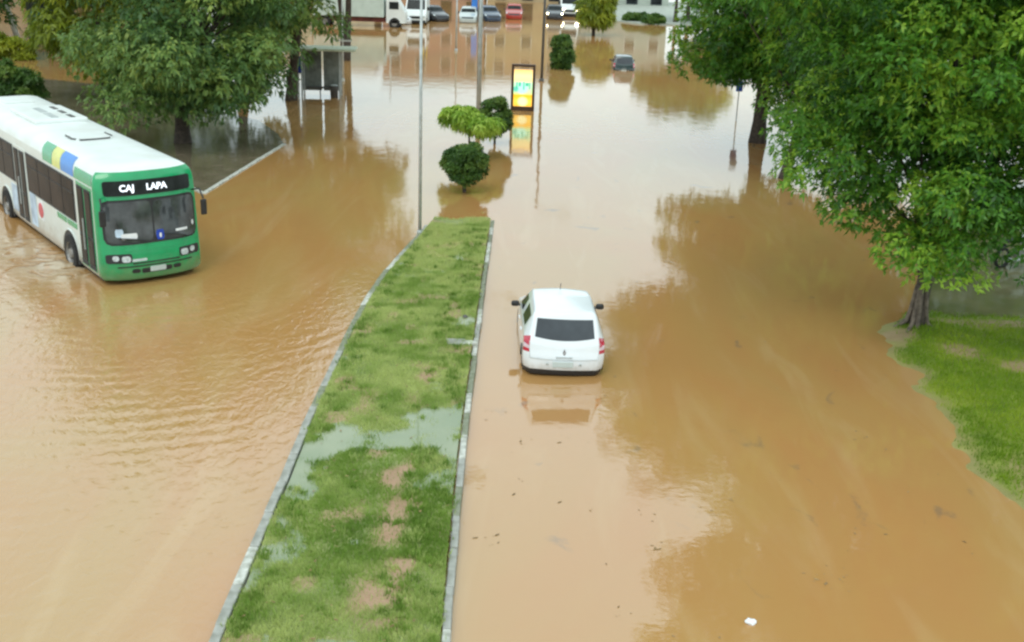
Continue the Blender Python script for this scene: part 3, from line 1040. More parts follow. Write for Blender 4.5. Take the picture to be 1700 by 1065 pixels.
def build_bus():
    t = thing("city_bus", "green-fronted white city bus pushing through brown flood water", "bus", BUS_AT, BUS_ROT)
    L, HW = 13.2, 1.25

    def rake(z):
        return 0.16 * max(0.0, z - 1.2) / 1.8 - 0.06 * max(0.0, 1.0 - abs(z - 0.75) / 0.5)

    def fx(y, z):
        return -0.30 * abs(y / HW) ** 3.2 - rake(z)

    levels = [(.32, .05), (.40, .0), (.60, 0), (.80, 0), (1.0, 0), (1.2, 0), (1.5, 0), (1.9, 0), (2.3, 0), (2.6, .005), (2.76, .02), (2.88, .06), (2.97, .13), (3.04, .24), (3.09, .42), (3.12, .7)]
    prof = [(-L, 1.05), (-L + .08, 1.2), (-L + .25, 1.25)]

    def ring(z, ins):
        pts = []
        w = HW - ins
        ys = [w * s for s in (-1, -.985, -.95, -.88, -.75, -.55, -.3, 0, .3, .55, .75, .88, .95, .985, 1)]
        cap = fx(HW, z) - ins * 0.9 - .02
        pts += [(-L + ins, 0.0), (-L + ins, -1.05 + ins), (-L + .08 + ins, -1.2 + ins), (-L + .25 + ins, -w)]
        for x in (-11, -9, -7, -5, -3.2, -1.9, -1.2, -.6):
            pts.append((min(x, cap + (x + .6) * .1), -w))
        for y in ys:
            yy_ = y / w * HW
            pts.append((fx(yy_, z) - ins * 0.9, y))
        for x in (-.6, -1.2, -1.9, -3.2, -5, -7, -9, -11):
            pts.append((min(x, cap + (x + .6) * .1), w))
        pts += [(-L + .25 + ins, w), (-L + .08 + ins, 1.2 - ins), (-L + ins, 1.05 - ins)]
        return [(x, y, z) for x, y in pts]
    rings = [ring(z, i) for z, i in levels]
    n = len(rings[0])
    V = [p for r in rings for p in r]
    white, green, roof = [], [], []
    for i in range(len(rings) - 1):
        for k in range(n):
            k2 = (k + 1) % n
            f = (i * n + k, i * n + k2, (i + 1) * n + k2, (i + 1) * n + k)
            cx = sum(V[q][0] for q in f) / 4
            cz = sum(V[q][2] for q in f) / 4
            if cx > -0.6 and cz < 3.0:
                green.append(f)
            elif cz > 2.72:
                roof.append(f)
            else:
                white.append(f)
    top = [(len(rings) - 1) * n + k for k in range(n)]
    roof.append(tuple(top))

    def sub(fs, name, m, parent=t):
        ids = sorted({q for f in fs for q in f})
        mp = {q: i for i, q in enumerate(ids)}
        b = MB()
        b.add([V[q] for q in ids], [tuple(mp[q] for q in f) for f in fs])
        return b.build(name, m, parent, smooth=True)
    body = sub(white, "body", M["bus_white"])
    front = sub(green, "front_panel", M["bus_green"])
    rf = sub(roof, "roof", M["bus_roof"])
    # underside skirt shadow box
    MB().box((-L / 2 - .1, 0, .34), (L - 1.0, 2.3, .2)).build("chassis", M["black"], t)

    def patch(u0, u1, z0, z1, off, name, m, parent, rc=0.08, nu=14, nz=8):
        b = MB()
        vs_ = []
        for j in range(nz + 1):
            # corners rounded by pulling the rows in near top and bottom
            tz = j / nz
            z = z0 + (z1 - z0) * (0.5 - 0.5 * math.cos(math.pi * tz))
            dz = min(z - z0, z1 - z)
            pull = rc - math.sqrt(max(0.0, rc * rc - max(0.0, rc - dz) ** 2)) if dz < rc else 0.0
            for i in range(nu + 1):
                y = (u0 + pull) + (u1 - u0 - 2 * pull) * i / nu
                vs_.append((fx(y, z) + off, y * (1 + off * .2), z))
        fs = []
        for j in range(nz):
            for i in range(nu):
                a = j * (nu + 1) + i
                fs.append((a, a + 1, a + nu + 2, a + nu + 1))
        nb = len(vs_)
        # a rim going back into the body so the panel has thickness
        rim = [i for i in range(nu + 1)] + [j * (nu + 1) + nu for j in range(1, nz + 1)] + [nz * (nu + 1) + i for i in range(nu - 1, -1, -1)] + [j * (nu + 1) for j in range(nz - 1, 0, -1)]
        vs_ += [(vs_[q][0] - off - .02, vs_[q][1], vs_[q][2]) for q in rim]
        for q in range(len(rim)):
            q2 = (q + 1) % len(rim)
            fs.append((rim[q], nb + q, nb + q2, rim[q2]))
        b.add(vs_, fs)
        return b.build(name, m, parent, smooth=False)
    patch(-1.17, 1.17, 1.22, 2.32, .010, "windscreen_seal", M["black"], t, rc=.16)
    ws1 = patch(-1.12, -.02, 1.27, 2.27, .018, "windscreen", M["glass_bus"], t, rc=.13)
    ws2 = patch(.02, 1.12, 1.27, 2.27, .018, "windscreen", M["glass_bus"], t, rc=.13)
    dest = patch(-1.08, 1.08, 2.42, 2.78, .016, "destination_board", M["glass_dark"], t, rc=.06)
    # destination lettering, lit
    for txt, yc, sz in (("CAJ", -0.56, .22), ("LAPA", 0.16, .22)):
        me = text_mesh(txt, sz, "destination_text")
        me.materials.append(M["led"])
        o = obj("destination_text", me, dest)
        ang = math.atan2(0.30 * 3.2 * abs(yc / HW) ** 2.2 / HW * (1 if yc > 0 else -1), 1.0)
        R = Matrix(((0, 0, 1), (1, 0, 0), (0, 1, 0))).to_4x4()
        o.matrix_local = Matrix.Translation((fx(yc * 1.25, 2.6) + .055, yc, 2.60)) @ Matrix.Rotation(ang, 4, 'Z') @ Matrix.Rotation(math.radians(-5), 4, 'Y') @ R
    # things on the glass and nose
    patch(-.80, -.42, 1.36, 1.50, .026, "paper_notice", M["white"], ws1, rc=.02, nu=4, nz=3)
    patch(-.92, -.74, 1.42, 1.62, .024, "paper_notice", M["sky_print"], ws1, rc=.02, nu=4, nz=3)
    patch(.05, .24, 1.28, 1.52, .026, "route_card", M["blue_print"], ws2, rc=.02, nu=4, nz=3)
    patch(.12, .18, 1.33, 1.44, .030, "card_print", M["white"], ws2, rc=.01, nu=2, nz=2)
    patch(.55, .88, 1.42, 1.48, .026, "paper_notice", M["white"], ws2, rc=.01, nu=4, nz=2)
    patch(1.02, 1.09, 1.5, 1.62, .026, "sticker", M["white"], ws2, rc=.02, nu=2, nz=2)
    for s in (-1, 1):
        hl = patch(*sorted((s * .60, s * 1.18)), .78, 1.0, .012, "headlight", M["black"], t, rc=.05)
        patch(*sorted((s * .64, s * .84)), .80, .95, .020, "lens", M["lamp_glass"], hl, rc=.05, nu=6, nz=5)
        patch(*sorted((s * .90, s * 1.04)), .84, .97, .020, "lens", M["lamp_glass"], hl, rc=.05, nu=6, nz=5)
        patch(*sorted((s * .42, s * .62)), .50, .60, .012, "fog_lamp", M["black"], t, rc=.04, nu=6, nz=4)
    patch(-.95, .95, .66, .685, .008, "bumper_gap", M["black"], t, rc=.01, nu=16, nz=2)
    patch(-.60, .60, .74, .765, .008, "bonnet_gap", M["black"], t, rc=.01, nu=16, nz=2)
    patch(-.38, .38, .48, .60, .008, "lower_grille", M["black"], t, rc=.03)
    patch(-.18, .22, .50, .63, .022, "number_plate", M["plate"], t, rc=.01, nu=4, nz=3)
    patch(-.62, -.24, .80, .86, .012, "maker_badge", M["plate"], t, rc=.02, nu=4, nz=2)
    patch(-.75, .75, 1.06, 1.16, .006, "grille_band", M["bus_green"], t, rc=.03)
    # wipers
    for (ya, yb) in ((-.15, -.85), (.9, .25)):
        p = [(fx(ya, 1.25) + .05, ya, 1.25), (fx((ya + yb) / 2, 1.33) + .06, (ya + yb) / 2, 1.36), (fx(yb, 1.42) + .05, yb, 1.40)]
        MB().tube(p, .014, 6).build("wiper", M["black"], t)
    # mirrors
    for s in (-1, 1):
        a = [(-.35, s * 1.15, 2.35), (-.05, s * 1.24, 2.42), (.10, s * 1.27, 2.20)]
        MB().tube(a, .022, 6).build("mirror_arm", M["black"], t)
        MB().box((.10, s * 1.27, 1.98), (.08, .16, .40), ch=.035).build("mirror", M["black"], t)
    # right-hand side (kerb side): two doors, windows, wheels
    yr = -HW

    def side_panel(x0, x1, z0, z1, off, name, m, parent, s=-1, ch=.0):
        return MB().box(((x0 + x1) / 2, s * (HW + off / 2 - .01), (z0 + z1) / 2), (abs(x1 - x0), off + .02, z1 - z0), ch=ch).build(name, m, parent)
    for (x0, x1, frame) in ((-.66, -1.78, "bus_green"), (-6.25, -7.35, "bus_white")):
        d = side_panel(x0, x1, .42, 2.56, .012, "door", M[frame], t)
        w2 = (x1 - x0) / 2
        for q in range(2):
            a, b = x0 + w2 * q - .05, x0 + w2 * (q + 1) + .05
            leaf = side_panel(a, b, .46, 2.48, .024, "door_leaf", M["interior"], d)
            side_panel(a - .05, b + .05, 1.30, 2.42, .032, "pane", M["glass_brown"], d)
            side_panel(a - .05, b + .05, .58, 1.22, .032, "pane", M["glass_brown"], d)
        MB().tube([(x0 + w2 - .08, yr - .06, .9), (x0 + w2 - .08, yr - .06, 1.7)], .016, 6).build("handle", M["galv"], d)
    side_panel(-7.42, -7.95, .55, 1.32, .012, "poster", M["sky_print"], t)
    side_panel(-5.55, -6.1, .50, 1.40, .012, "poster", M["sky_print"], t)
    side_panel(-4.9, -5.35, .82, 1.36, .012, "emblem", M["white"], t)
    MB().lathe([(0, -.02), (.17, -.02), (.21, -.008), (.21, .0)], (-5.1, yr - .012, 1.08), 20, axis='Y').build("emblem_disc", M["red_print"], t)
    xs = [-2.05, -2.95, -4.0, -5.05, -6.1]
    band = side_panel(-2.0, -6.15, 1.42, 2.52, .010, "window_band", M["black"], t)
    for a, b in zip(xs[:-1], xs[1:]):
        w = side_panel(a - .03, b + .03, 1.47, 2.47, .018, "window", M["glass_brown"], t)
        side_panel(a - .03, b + .03, 2.16, 2.19, .026, "sash", M["black"], w)
    band = side_panel(-7.45, -12.7, 1.42, 2.52, .010, "window_band", M["black"], t)
    xs = [-7.5, -8.5, -9.5, -10.55, -11.6, -12.65]
    for a, b in zip(xs[:-1], xs[1:]):
        w = side_panel(a - .03, b + .03, 1.47, 2.47, .018, "window", M["glass_brown"], t)
        side_panel(a - .03, b + .03, 2.16, 2.19, .026, "sash", M["black"], w)
    # lower driver-side style windows by the front wheel
    for a, b in ((-2.0, -2.75), (-2.85, -3.6)):
        side_panel(a, b, 1.24, 1.38, .012, "vent_slot", M["bus_green"], t)
    # left-hand side windows
    side_panel(-2.0, -12.7, 1.42, 2.52, .010, "window_band", M["glass_brown"], t, s=1)
    side_panel(-.7, -1.8, 1.25, 2.45, .012, "driver_window", M["glass_brown"], t, s=1)
    # wheels with arches, on both sides
    for x in (-2.62, -8.55):
        for s in (-1, 1):
            arch = MB()
            vs_ = [(x + .64 * math.cos(a), s * (HW + .012), .44 + .64 * math.sin(a)) for a in [math.pi * i / 16 for i in range(17)]]
            vs_ += [(x - .64, s * (HW + .012), .30), (x + .64, s * (HW + .012), .30)]
            vs_ += [(p[0], s * (HW - .03), p[2]) for p in vs_]
            k = len(vs_) // 2
            fs = [tuple(range(k))] + [(i, (i + 1) % k, k + (i + 1) % k, k + i) for i in range(k)]
            arch.add(vs_, fs).build("wheel_arch", M["black"], t)
            lip = MB().tube([(x + .66 * math.cos(a), s * (HW + .012), .44 + .66 * math.sin(a)) for a in [math.pi * i / 16 for i in range(17)]], .022, 6)
            lip.build("arch_lip", M["bus_white"], t, smooth=True)
            wh = MB().lathe([(.30, -.14), (.47, -.14), (.50, -.08), (.50, .08), (.47, .14), (.30, .14)], (x, s * (HW - .08), .48), 28, axis='Y').build("tyre", M["rubber"], t, smooth=False)
            MB().lathe([(0, .10), (.12, .10), (.14, .04), (.28, .02), (.31, .11)], (0, 0, 0), 20, axis='Y').build("rim", M["steel"], wh).location = (x, s * (HW - .04), .48)
            if s < 0:
                wh.children[0].rotation_euler = (0, 0, math.pi)
    # coloured swashes on the right roof edge
    def roof_patch(x0, x1, lo, hi, name, m, slant=.25):
        b = MB()
        lv = [(z, i) for z, i in levels if lo - .001 <= z <= hi + .001]
        nx_ = 6
        vs_ = []
        for j, (z, ins) in enumerate(lv):
            for i in range(nx_ + 1):
                x = x0 + (x1 - x0) * i / nx_ - slant * j / len(lv)
                vs_.append((x, -(HW - ins) - .007, z + .006))
        fs = [(j * (nx_ + 1) + i, j * (nx_ + 1) + i + 1, (j + 1) * (nx_ + 1) + i + 1, (j + 1) * (nx_ + 1) + i) for j in range(len(lv) - 1) for i in range(nx_)]
        b.add(vs_, fs).build(name, m, rf, smooth=True)
    roof_patch(-1.95, -2.95, 2.6, 3.04, "blue_swash", M["bus_blue"])
    roof_patch(-2.98, -3.65, 2.6, 3.04, "yellow_swash", M["bus_yellow"])
    roof_patch(-3.68, -4.5, 2.6, 3.04, "green_swash", M["bus_green"])
    roof_patch(-.62, -1.92, 2.6, 2.88, "green_swash", M["bus_green"], slant=0.0)
    # roof equipment
    b = MB().box((-8.2, .05, 3.16), (2.6, 1.5, .14), ch=.05)
    unit = b.build("roof_vent_unit", M["bus_roof"], t)
    for i in range(3):
        MB().box((-8.9 + i * .8, .42, 3.236), (.5, .13, .02)).build("vent_slot", M["pole_dark"], unit)
    for i in range(2):
        MB().box((-8.65 + i * 1.05, -.05, 3.235), (.85, .2, .02)).build("vent_slot", M["galv"], unit)
    h = MB().box((-4.4, 0, 3.135), (.95, .95, .07), ch=.03).build("roof_hatch", M["bus_roof"], t)
    MB().tube([(-4.75, -.52, 3.15), (-4.2, -.54, 3.15), (-3.9, -.38, 3.15), (-3.86, 0, 3.15), (-3.9, .38, 3.15), (-4.2, .54, 3.15), (-4.7, .52, 3.15)], .022, 6).build("hatch_seal", M["pole_dark"], h)
    MB().box((-11.4, 0, 3.14), (.9, .9, .08), ch=.03).build("roof_hatch", M["bus_roof"], t)
    return t


bus = build_bus()

# ------------------------------------------------------------------ hatchback cars
CAR_ROWS = [  # C(x,z)  E(x,z,w)  B(x,z,w)  S(x,z,w)
    ((.06, .24), (.12, .24, .66), (.30, .24, .76), (.42, .22, .78)),
    ((.00, .35), (.06, .35, .68), (.22, .36, .82), (.52, .22, .80)),
    ((.00, .58), (.06, .59, .70), (.21, .60, .84), (.56, .22, .80)),
    ((.05, .72), (.10, .73, .71), (.21, .73, .84), (.60, .22, .80)),
    ((.065, .76), (.11, .79, .71), (.22, .79, .84), (.64, .22, .80)),
    ((.074, .80), (.118, .84, .71), (.25, .90, .835), (.70, .22, .80)),
    ((.084, .83), (.132, .92, .71), (.33, .95, .83), (.75, .22, .80)),
    ((.096, .855), (.158, .965, .705), (.40, .955, .83), (.80, .22, .80)),
    ((.36, 1.455), (.41, 1.44, .64), (.62, .96, .835), (.88, .22, .80)),
    ((.39, 1.50), (.45, 1.475, .625), (.72, .96, .84), (.95, .22, .80)),
    ((.70, 1.515), (.70, 1.49, .615), (.90, .955, .845), (1.05, .22, .81)),
    ((1.40, 1.535), (1.40, 1.51, .615), (1.50, .95, .85), (1.50, .22, .82)),
    ((1.52, 1.535), (1.52, 1.51, .615), (1.60, .95, .85), (1.60, .22, .82)),
    ((2.10, 1.49), (2.05, 1.46, .60), (2.28, .94, .85), (2.25, .22, .82)),
    ((2.25, 1.44), (2.18, 1.41, .59), (2.45, .93, .845), (2.40, .22, .82)),
    ((2.88, 1.02), (2.78, 1.00, .67), (2.80, .92, .83), (2.80, .22, .82)),
    ((2.98, .97), (2.90, .95, .68), (2.92, .90, .825), (2.95, .22, .82)),
    ((3.60, .84), (3.52, .83, .66), (3.40, .80, .80), (3.30, .22, .80)),
    ((3.86, .72), (3.76, .72, .62), (3.58, .72, .78), (3.45, .22, .78)),
    ((3.96, .60), (3.85, .60, .60), (3.68, .60, .76), (3.55, .22, .76)),
    ((3.98, .42), (3.88, .42, .60), (3.70, .42, .75), (3.58, .22, .75)),
    ((3.94, .24), (3.85, .24, .58), (3.68, .24, .73), (3.58, .21, .74)),
]


def car_meshes():
    rows = []
    for C, E, B, S in CAR_ROWS:
        half = []
        half.append((S[0], S[2], S[1]))
        half.append(((S[0] * .5 + B[0] * .5), max(S[2], B[2]) * 1.012, (S[1] * .45 + B[1] * .55)))
        half.append((B[0], B[2], B[1]))
        for t_ in (.14, .84):
            half.append((B[0] + (E[0] - B[0]) * t_, B[2] + (E[2] - B[2]) * t_ + .015, B[1] + (E[1] - B[1]) * t_))
        half.append((E[0], E[2], E[1]))
        for t_ in (.95, .50):
            half.append((C[0] + (E[0] - C[0]) * t_ * t_, E[2] * t_, C[1] + (E[1] - C[1]) * t_ * t_))
        mid = (C[0], 0.0, C[1])
        row = [(x, -y, z) for x, y, z in half] + [mid] + [(x, y, z) for x, y, z in reversed(half)]
        rows.append(row)
    nr, nc = len(rows), len(rows[0])
    V = [p for r in rows for p in r]
    F, I = [], []
    for i in range(nr - 1):
        for k in range(nc - 1):
            F.append((i * nc + k, i * nc + k + 1, (i + 1) * nc + k + 1, (i + 1) * nc + k))
            kk = min(k, nc - 2 - k)          # 0..7 from the sill inwards
            m = 0
            if i in (7,) and kk >= 6:
                m = 1                        # rear window
            elif kk == 3 and i in (9, 10):
                m = 2                        # rear side window
            elif kk == 3 and i in (12, 13):
                m = 3                        # front side window
            elif i == 14 and kk >= 5:
                m = 4                        # windscreen
            elif kk in (2, 3, 4) and i in (3,):
                m = 5
            elif kk in (2, 3, 4) and i in (4,):
                m = 6
            elif kk in (2, 3, 4) and i in (5, 6):
                m = 5                        # tail lamps
            elif kk in (3, 4) and i in (17,):
                m = 7                        # head lamps
            elif i == 0 or kk == 0 and i < 2:
                m = 8                        # dark lower bumper
            elif i == 18 and kk >= 6:
                m = 9                        # grille
            I.append(m)
    me = bpy.data.meshes.new("car_shell")
    me.from_pydata(V, [], F)
    me.polygons.foreach_set("material_index", I)
    for k in range(10):
        me.materials.append(None)
    me.update()
    o = bpy.data.objects.new("car_shell", me)
    COL.objects.link(o)
    s = o.modifiers.new("s", 'SUBSURF')
    s.levels = s.render_levels = 2
    dg = bpy.context.evaluated_depsgraph_get()
    em = bpy.data.meshes.new_from_object(o.evaluated_get(dg))
    bpy.data.objects.remove(o)
    co = np.array([v.co[:] for v in em.vertices])
    out = {}
    for m in range(10):
        fs = [tuple(p.vertices) for p in em.polygons if p.material_index == m]
        for side in ((0,) if m in (0, 1, 4, 8, 9) else (-1, 1)):
            ff = [f for f in fs if side == 0 or co[f[0]][1] * side > 0]
            ids = sorted({q for f in ff for q in f})
            mp = {q: i for i, q in enumerate(ids)}
            x = bpy.data.meshes.new("car_part")
            x.from_pydata([tuple(co[q]) for q in ids], [], [tuple(mp[q] for q in f) for f in ff])
            x.polygons.foreach_set("use_smooth", [True] * len(ff))
            x.materials.append(M["black"])
            x.update()
            out[(m, side)] = x
    return out


CARM = car_meshes()


def make_car(name, label, loc, rotz, paint, cat="car", group=None, lit=None, scale=None, detail=True):
    """x forward, rear bumper at the origin"""
    t = thing(name, label, cat, loc, rotz, group, scale)
    names = {0: ("body", paint), 1: ("rear_window", M["glass_car"]), 2: ("side_window", M["glass_dark"]), 3: ("side_window", M["glass_dark"]), 4: ("windscreen", M["glass_dark"]),
             5: ("tail_light", M["lamp_red"]), 6: ("tail_light_lens", M["lamp_clear"]), 7: ("headlight", lit or M["lamp_glass"]), 8: ("lower_bumper", M["black"]), 9: ("grille", M["black"])}
    made = {}
    for (m, side), me in CARM.items():
        nm, ma = names[m]
        par = t
        if m == 6:
            par = made[(5, side)]
        o = obj(nm, me, par)
        o.material_slots[0].link = 'OBJECT'
        o.material_slots[0].material = ma
        made[(m, side)] = o
    for s in (-1, 1):
        MB().box((2.30, s * .94, 1.02), (.11, .18, .13), ch=.045).build("mirror", M["black"], t, smooth=True)
        MB().tube([(2.34, s * .83, .98), (2.32, s * .92, 1.0)], .025, 6).build("mirror_arm", M["black"], t)
    if detail:
        for x in (.70, 3.20):
            for s in (-1, 1):
                w = MB().lathe([(.19, -.08), (.28, -.08), (.30, -.04), (.30, .04), (.28, .08), (.19, .08)], (x, s * .735, .30), 22, axis='Y').build("tyre", M["rubber"], t)
                MB().lathe([(0, .05), (.06, .05), (.17, .02), (.20, .06)], (0, 0, 0), 16, axis='Y').build("rim", M["steel"], w).location = (x, s * .735 + s * .02, .30)
                # the dark lip of the wheel arch
                MB().tube([(x + .35 * math.cos(a), s * (.82 if x < 2 else .765), .30 + .35 * math.sin(a)) for a in [math.pi * i / 12 for i in range(13)]], .03, 6).build("wheel_arch", M["black"], t)
        # badge, plate, handles, aerial, hatch seams
        b = MB()
        zc, hw, hh = .735, .032, .075
        pts = [(0, hh), (hw, 0), (0, -hh), (-hw, 0)]
        inn = [(p[0] * .45, p[1] * .5) for p in pts]
        vs_ = [(.040, y, zc + z) for y, z in pts] + [(.040, y, zc + z) for y, z in inn] + [(.09, y, zc + z) for y, z in pts] + [(.09, y, zc + z) for y, z in inn]
        fs = [(i, (i + 1) % 4, 4 + (i + 1) % 4, 4 + i) for i in range(4)] + [(i, 8 + i, 8 + (i + 1) % 4, (i + 1) % 4) for i in range(4)] + [(4 + i, 4 + (i + 1) % 4, 12 + (i + 1) % 4, 12 + i) for i in range(4)]
        b.add(vs_, fs).build("badge", M["chrome"], t)
        MB().box((.030, 0, .645), (.05, .34, .025), ch=.008).build("hatch_handle", M["galv"], t)
        MB().box((-.004, .02, .50), (.02, .42, .12), ch=.006).build("number_plate", M["plate"], t)
        for s in (-1, 1):
            MB().box((.0, s * .34, .50), (.02, .05, .05), ch=.01).build("reflector", M["galv"], t)
            for x in (1.72, .98):
                MB().box((x + .15, s * .857, .86), (.16, .03, .035), ch=.01).build("door_handle", paint, t)
        for s in (-1, 1):   # hatch shut lines
            MB().tube([(.150, s * .722, .94), (.118, s * .715, .80), (.092, s * .705, .70), (.055, s * .70, .61)], .006, 5).build("hatch_seam", M["galv"], t)
        MB().tube([(.055, -.70, .61), (.012, -.4, .60), (.004, 0, .595), (.012, .4, .60), (.055, .70, .61)], .006, 5).build("hatch_seam", M["galv"], t)
        MB().tube([(1.98, 0, 1.50), (1.86, 0, 1.66)], .008, 5).build("aerial", M["black"], t)
    return t


# the white hatchback stranded in the right-hand carriageway
cp = G(934, 627)
white_car = make_car("hatchback_car", "white hatchback stopped in flood water beside the grass strip", (cp.x, cp.y, -0.21), math.radians(90 + 2.5), M["car_white"])
white_car.rotation_euler[0] = math.radians(1.2)      # it has settled over to its right
P_ = lambda n_, c: mat(n_, c, 0.25, scale=2.5, var=0.06, coat=0.6)
M["p_teal"] = P_("car_dark_teal_paint", (0.035, 0.06, 0.062))
M["p_black"] = P_("car_black_paint", (0.018, 0.018, 0.022))
M["p_red"] = P_("car_red_paint", (0.42, 0.035, 0.02))
M["p_silver"] = P_("car_silver_paint", (0.5, 0.55, 0.53))
M["p_navy"] = P_("car_navy_paint", (0.03, 0.05, 0.09))
M["headlit"] = emit_mat("headlamp_lit", (1.0, 0.86, 0.5), 26.0)
p = G(1036, 117)
make_car("hatchback_car", "dark teal car sunk deep in the water far down the flooded road", (p.x, p.y, -0.42), math.radians(90), M["p_teal"], scale=(.82, .82, .86), detail=True)
CG = "cars waiting at the far end of the flood"
front = math.radians(-90)
for (px, py, paint, rot, lab, lit) in (
    (668, 40, "car_white", -90, "white car with blue-tinted windscreen left of the white van at the top", None),
    (736, 36, "p_black", -60, "black car right of the yellow post at the top edge", None),
    (776, 38, "p_silver", -90, "silver car left of the blue sign pole at the top edge", None),
    (820, 36, "p_navy", -75, "dark navy car right of the blue sign pole at the top edge", None),
    (853, 32, "p_red", -90, "red car at the top edge near the road centre", None),
    (921, 33, "p_black", -90, "dark car with both headlights lit at the top of the road", "headlit"),
):
    q = G(px, py)
    r = math.radians(rot)
    # the nose, 4 m ahead of the origin, stands at the pixel read off the photograph
    make_car("hatchback_car", lab, (q.x - 4 * math.cos(r), q.y - 4 * math.sin(r), -0.2), r, M[paint], group=CG, lit=M[lit] if lit else None, detail=False)


# ------------------------------------------------------------------ white vans and the box truck at the far end
M["van_white"] = mat("van_white_paint", (0.78, 0.82, 0.80), 0.35, scale=1.5, var=0.06)
M["truck_mint"] = mat("truck_box_pale", (0.55, 0.64, 0.58), 0.5, scale=1.5, var=0.1)
M["rust_red"] = mat("truck_chassis_red", (0.14, 0.035, 0.028), 0.7, var=0.4, scale=3)


def make_van(label, loc, rotz, lit=None):
    t = thing("panel_van", label, "van", loc, rotz, "vans waiting at the far end of the flood")
    b = MB()
    prof = [(0, .35), (0, 2.2), (.1, 2.35), (3.4, 2.4), (3.75, 2.3), (4.45, 1.35), (5.0, 1.1), (5.15, .8), (5.15, .35)]
    n = len(prof)
    vs_ = [(x, -.95 if z < 1.5 else -.86, z) for x, z in prof] + [(x, .95 if z < 1.5 else .86, z) for x, z in prof]
    fs = [tuple(range(n))[::-1], tuple(range(n, 2 * n))] + [(i, (i + 1) % n, n + (i + 1) % n, n + i) for i in range(n)]
    b.add(vs_, fs).build("body", M["van_white"], t)
    d = Vector((.7, 0, -.95)).normalized()
    nrm = Vector((.95, 0, .7)).normalized()
    c = Vector((4.1, 0, 1.83)) + nrm * .012
    hw_ = .76
    vs_ = [tuple(c + d * s * .5 + Vector((0, y, 0))) for s, y in ((-1, -hw_), (-1, hw_), (1, hw_ + .06), (1, -hw_ - .06))]
    vs_ += [tuple(Vector(v) - nrm * .02) for v in vs_]
    MB().add(vs_, [(0, 1, 2, 3), (0, 4, 5, 1), (1, 5, 6, 2), (2, 6, 7, 3), (3, 7, 4, 0)]).build("windscreen", M["glass_dark"], t)
    MB().box((5.16, 0, .80), (.03, 1.0, .22), ch=.01).build("grille", M["black"], t)
    MB().box((5.14, 0, .45), (.12, 1.86, .2), ch=.03).build("bumper", M["black"], t)
    for s in (-1, 1):
        MB().box((5.12, s * .75, .86), (.10, .3, .18), ch=.03).build("headlight", lit or M["lamp_glass"], t)
        MB().box((4.2, s * 1.08, 1.5), (.1, .22, .3), ch=.03).build("mirror", M["black"], t)
        for x in (.9, 4.2):
            MB().lathe([(0, .1), (.2, .1), (.34, .1), (.36, .05), (.36, -.05), (.34, -.1), (0, -.1)], (x, s * .88, .36), 18, axis='Y').build("wheel", M["rubber"], t)
    return t


q = G(689, 40)
make_van("tall white van right of the white car at the top edge", (q.x, q.y + 5.15, -.2), front)
q = G(946, 28)
make_van("white van with bright reflection right of the lit dark car", (q.x, q.y + 5.15, -.2), front, lit=M["headlit"])

q = G(580, 42)
t = thing("box_truck", "pale box truck parked side-on behind the two-stemmed tree", "truck", (q.x, q.y + .6, -.15), 0)
MB().box((0, 0, 2.2), (6.0, 2.2, 2.5), ch=.04).build("cargo_box", M["truck_mint"], t)
MB().box((0, 0, .72), (6.2, 1.6, .35)).build("chassis", M["rust_red"], t)
for i in range(5):
    MB().box((-2.4 + i * 1.2, -1.115, 2.2), (.06, .03, 2.4)).build("rib", M["truck_mint"], t)
b = MB()
prof = [(3.2, .5), (3.2, 2.5), (4.1, 2.5), (4.7, 1.5), (4.8, 1.4), (4.8, .5)]
n = len(prof)
b.add([(x, -1.0, z) for x, z in prof] + [(x, 1.0, z) for x, z in prof], [tuple(range(n)), tuple(range(n, 2 * n))[::-1]] + [(i, n + i, n + (i + 1) % n, (i + 1) % n) for i in range(n)])
cab = b.build("cab", M["van_white"], t)
MB().box((3.85, -1.01, 1.95), (.8, .03, .6), ch=.01).build("side_window", M["glass_dark"], cab)
for x in (-2.0, 3.9):
    for s in (-1, 1):
        w = MB().lathe([(.24, -.14), (.45, -.14), (.48, -.08), (.48, .08), (.45, .14), (.24, .14)], (x, s * .9, .48), 20, axis='Y').build("tyre", M["rubber"], t)
        MB().lathe([(0, .08), (.24, .08), (.25, -.08), (0, -.08)], (x, s * .92, .48), 14, axis='Y').build("rim", M["steel"], w)


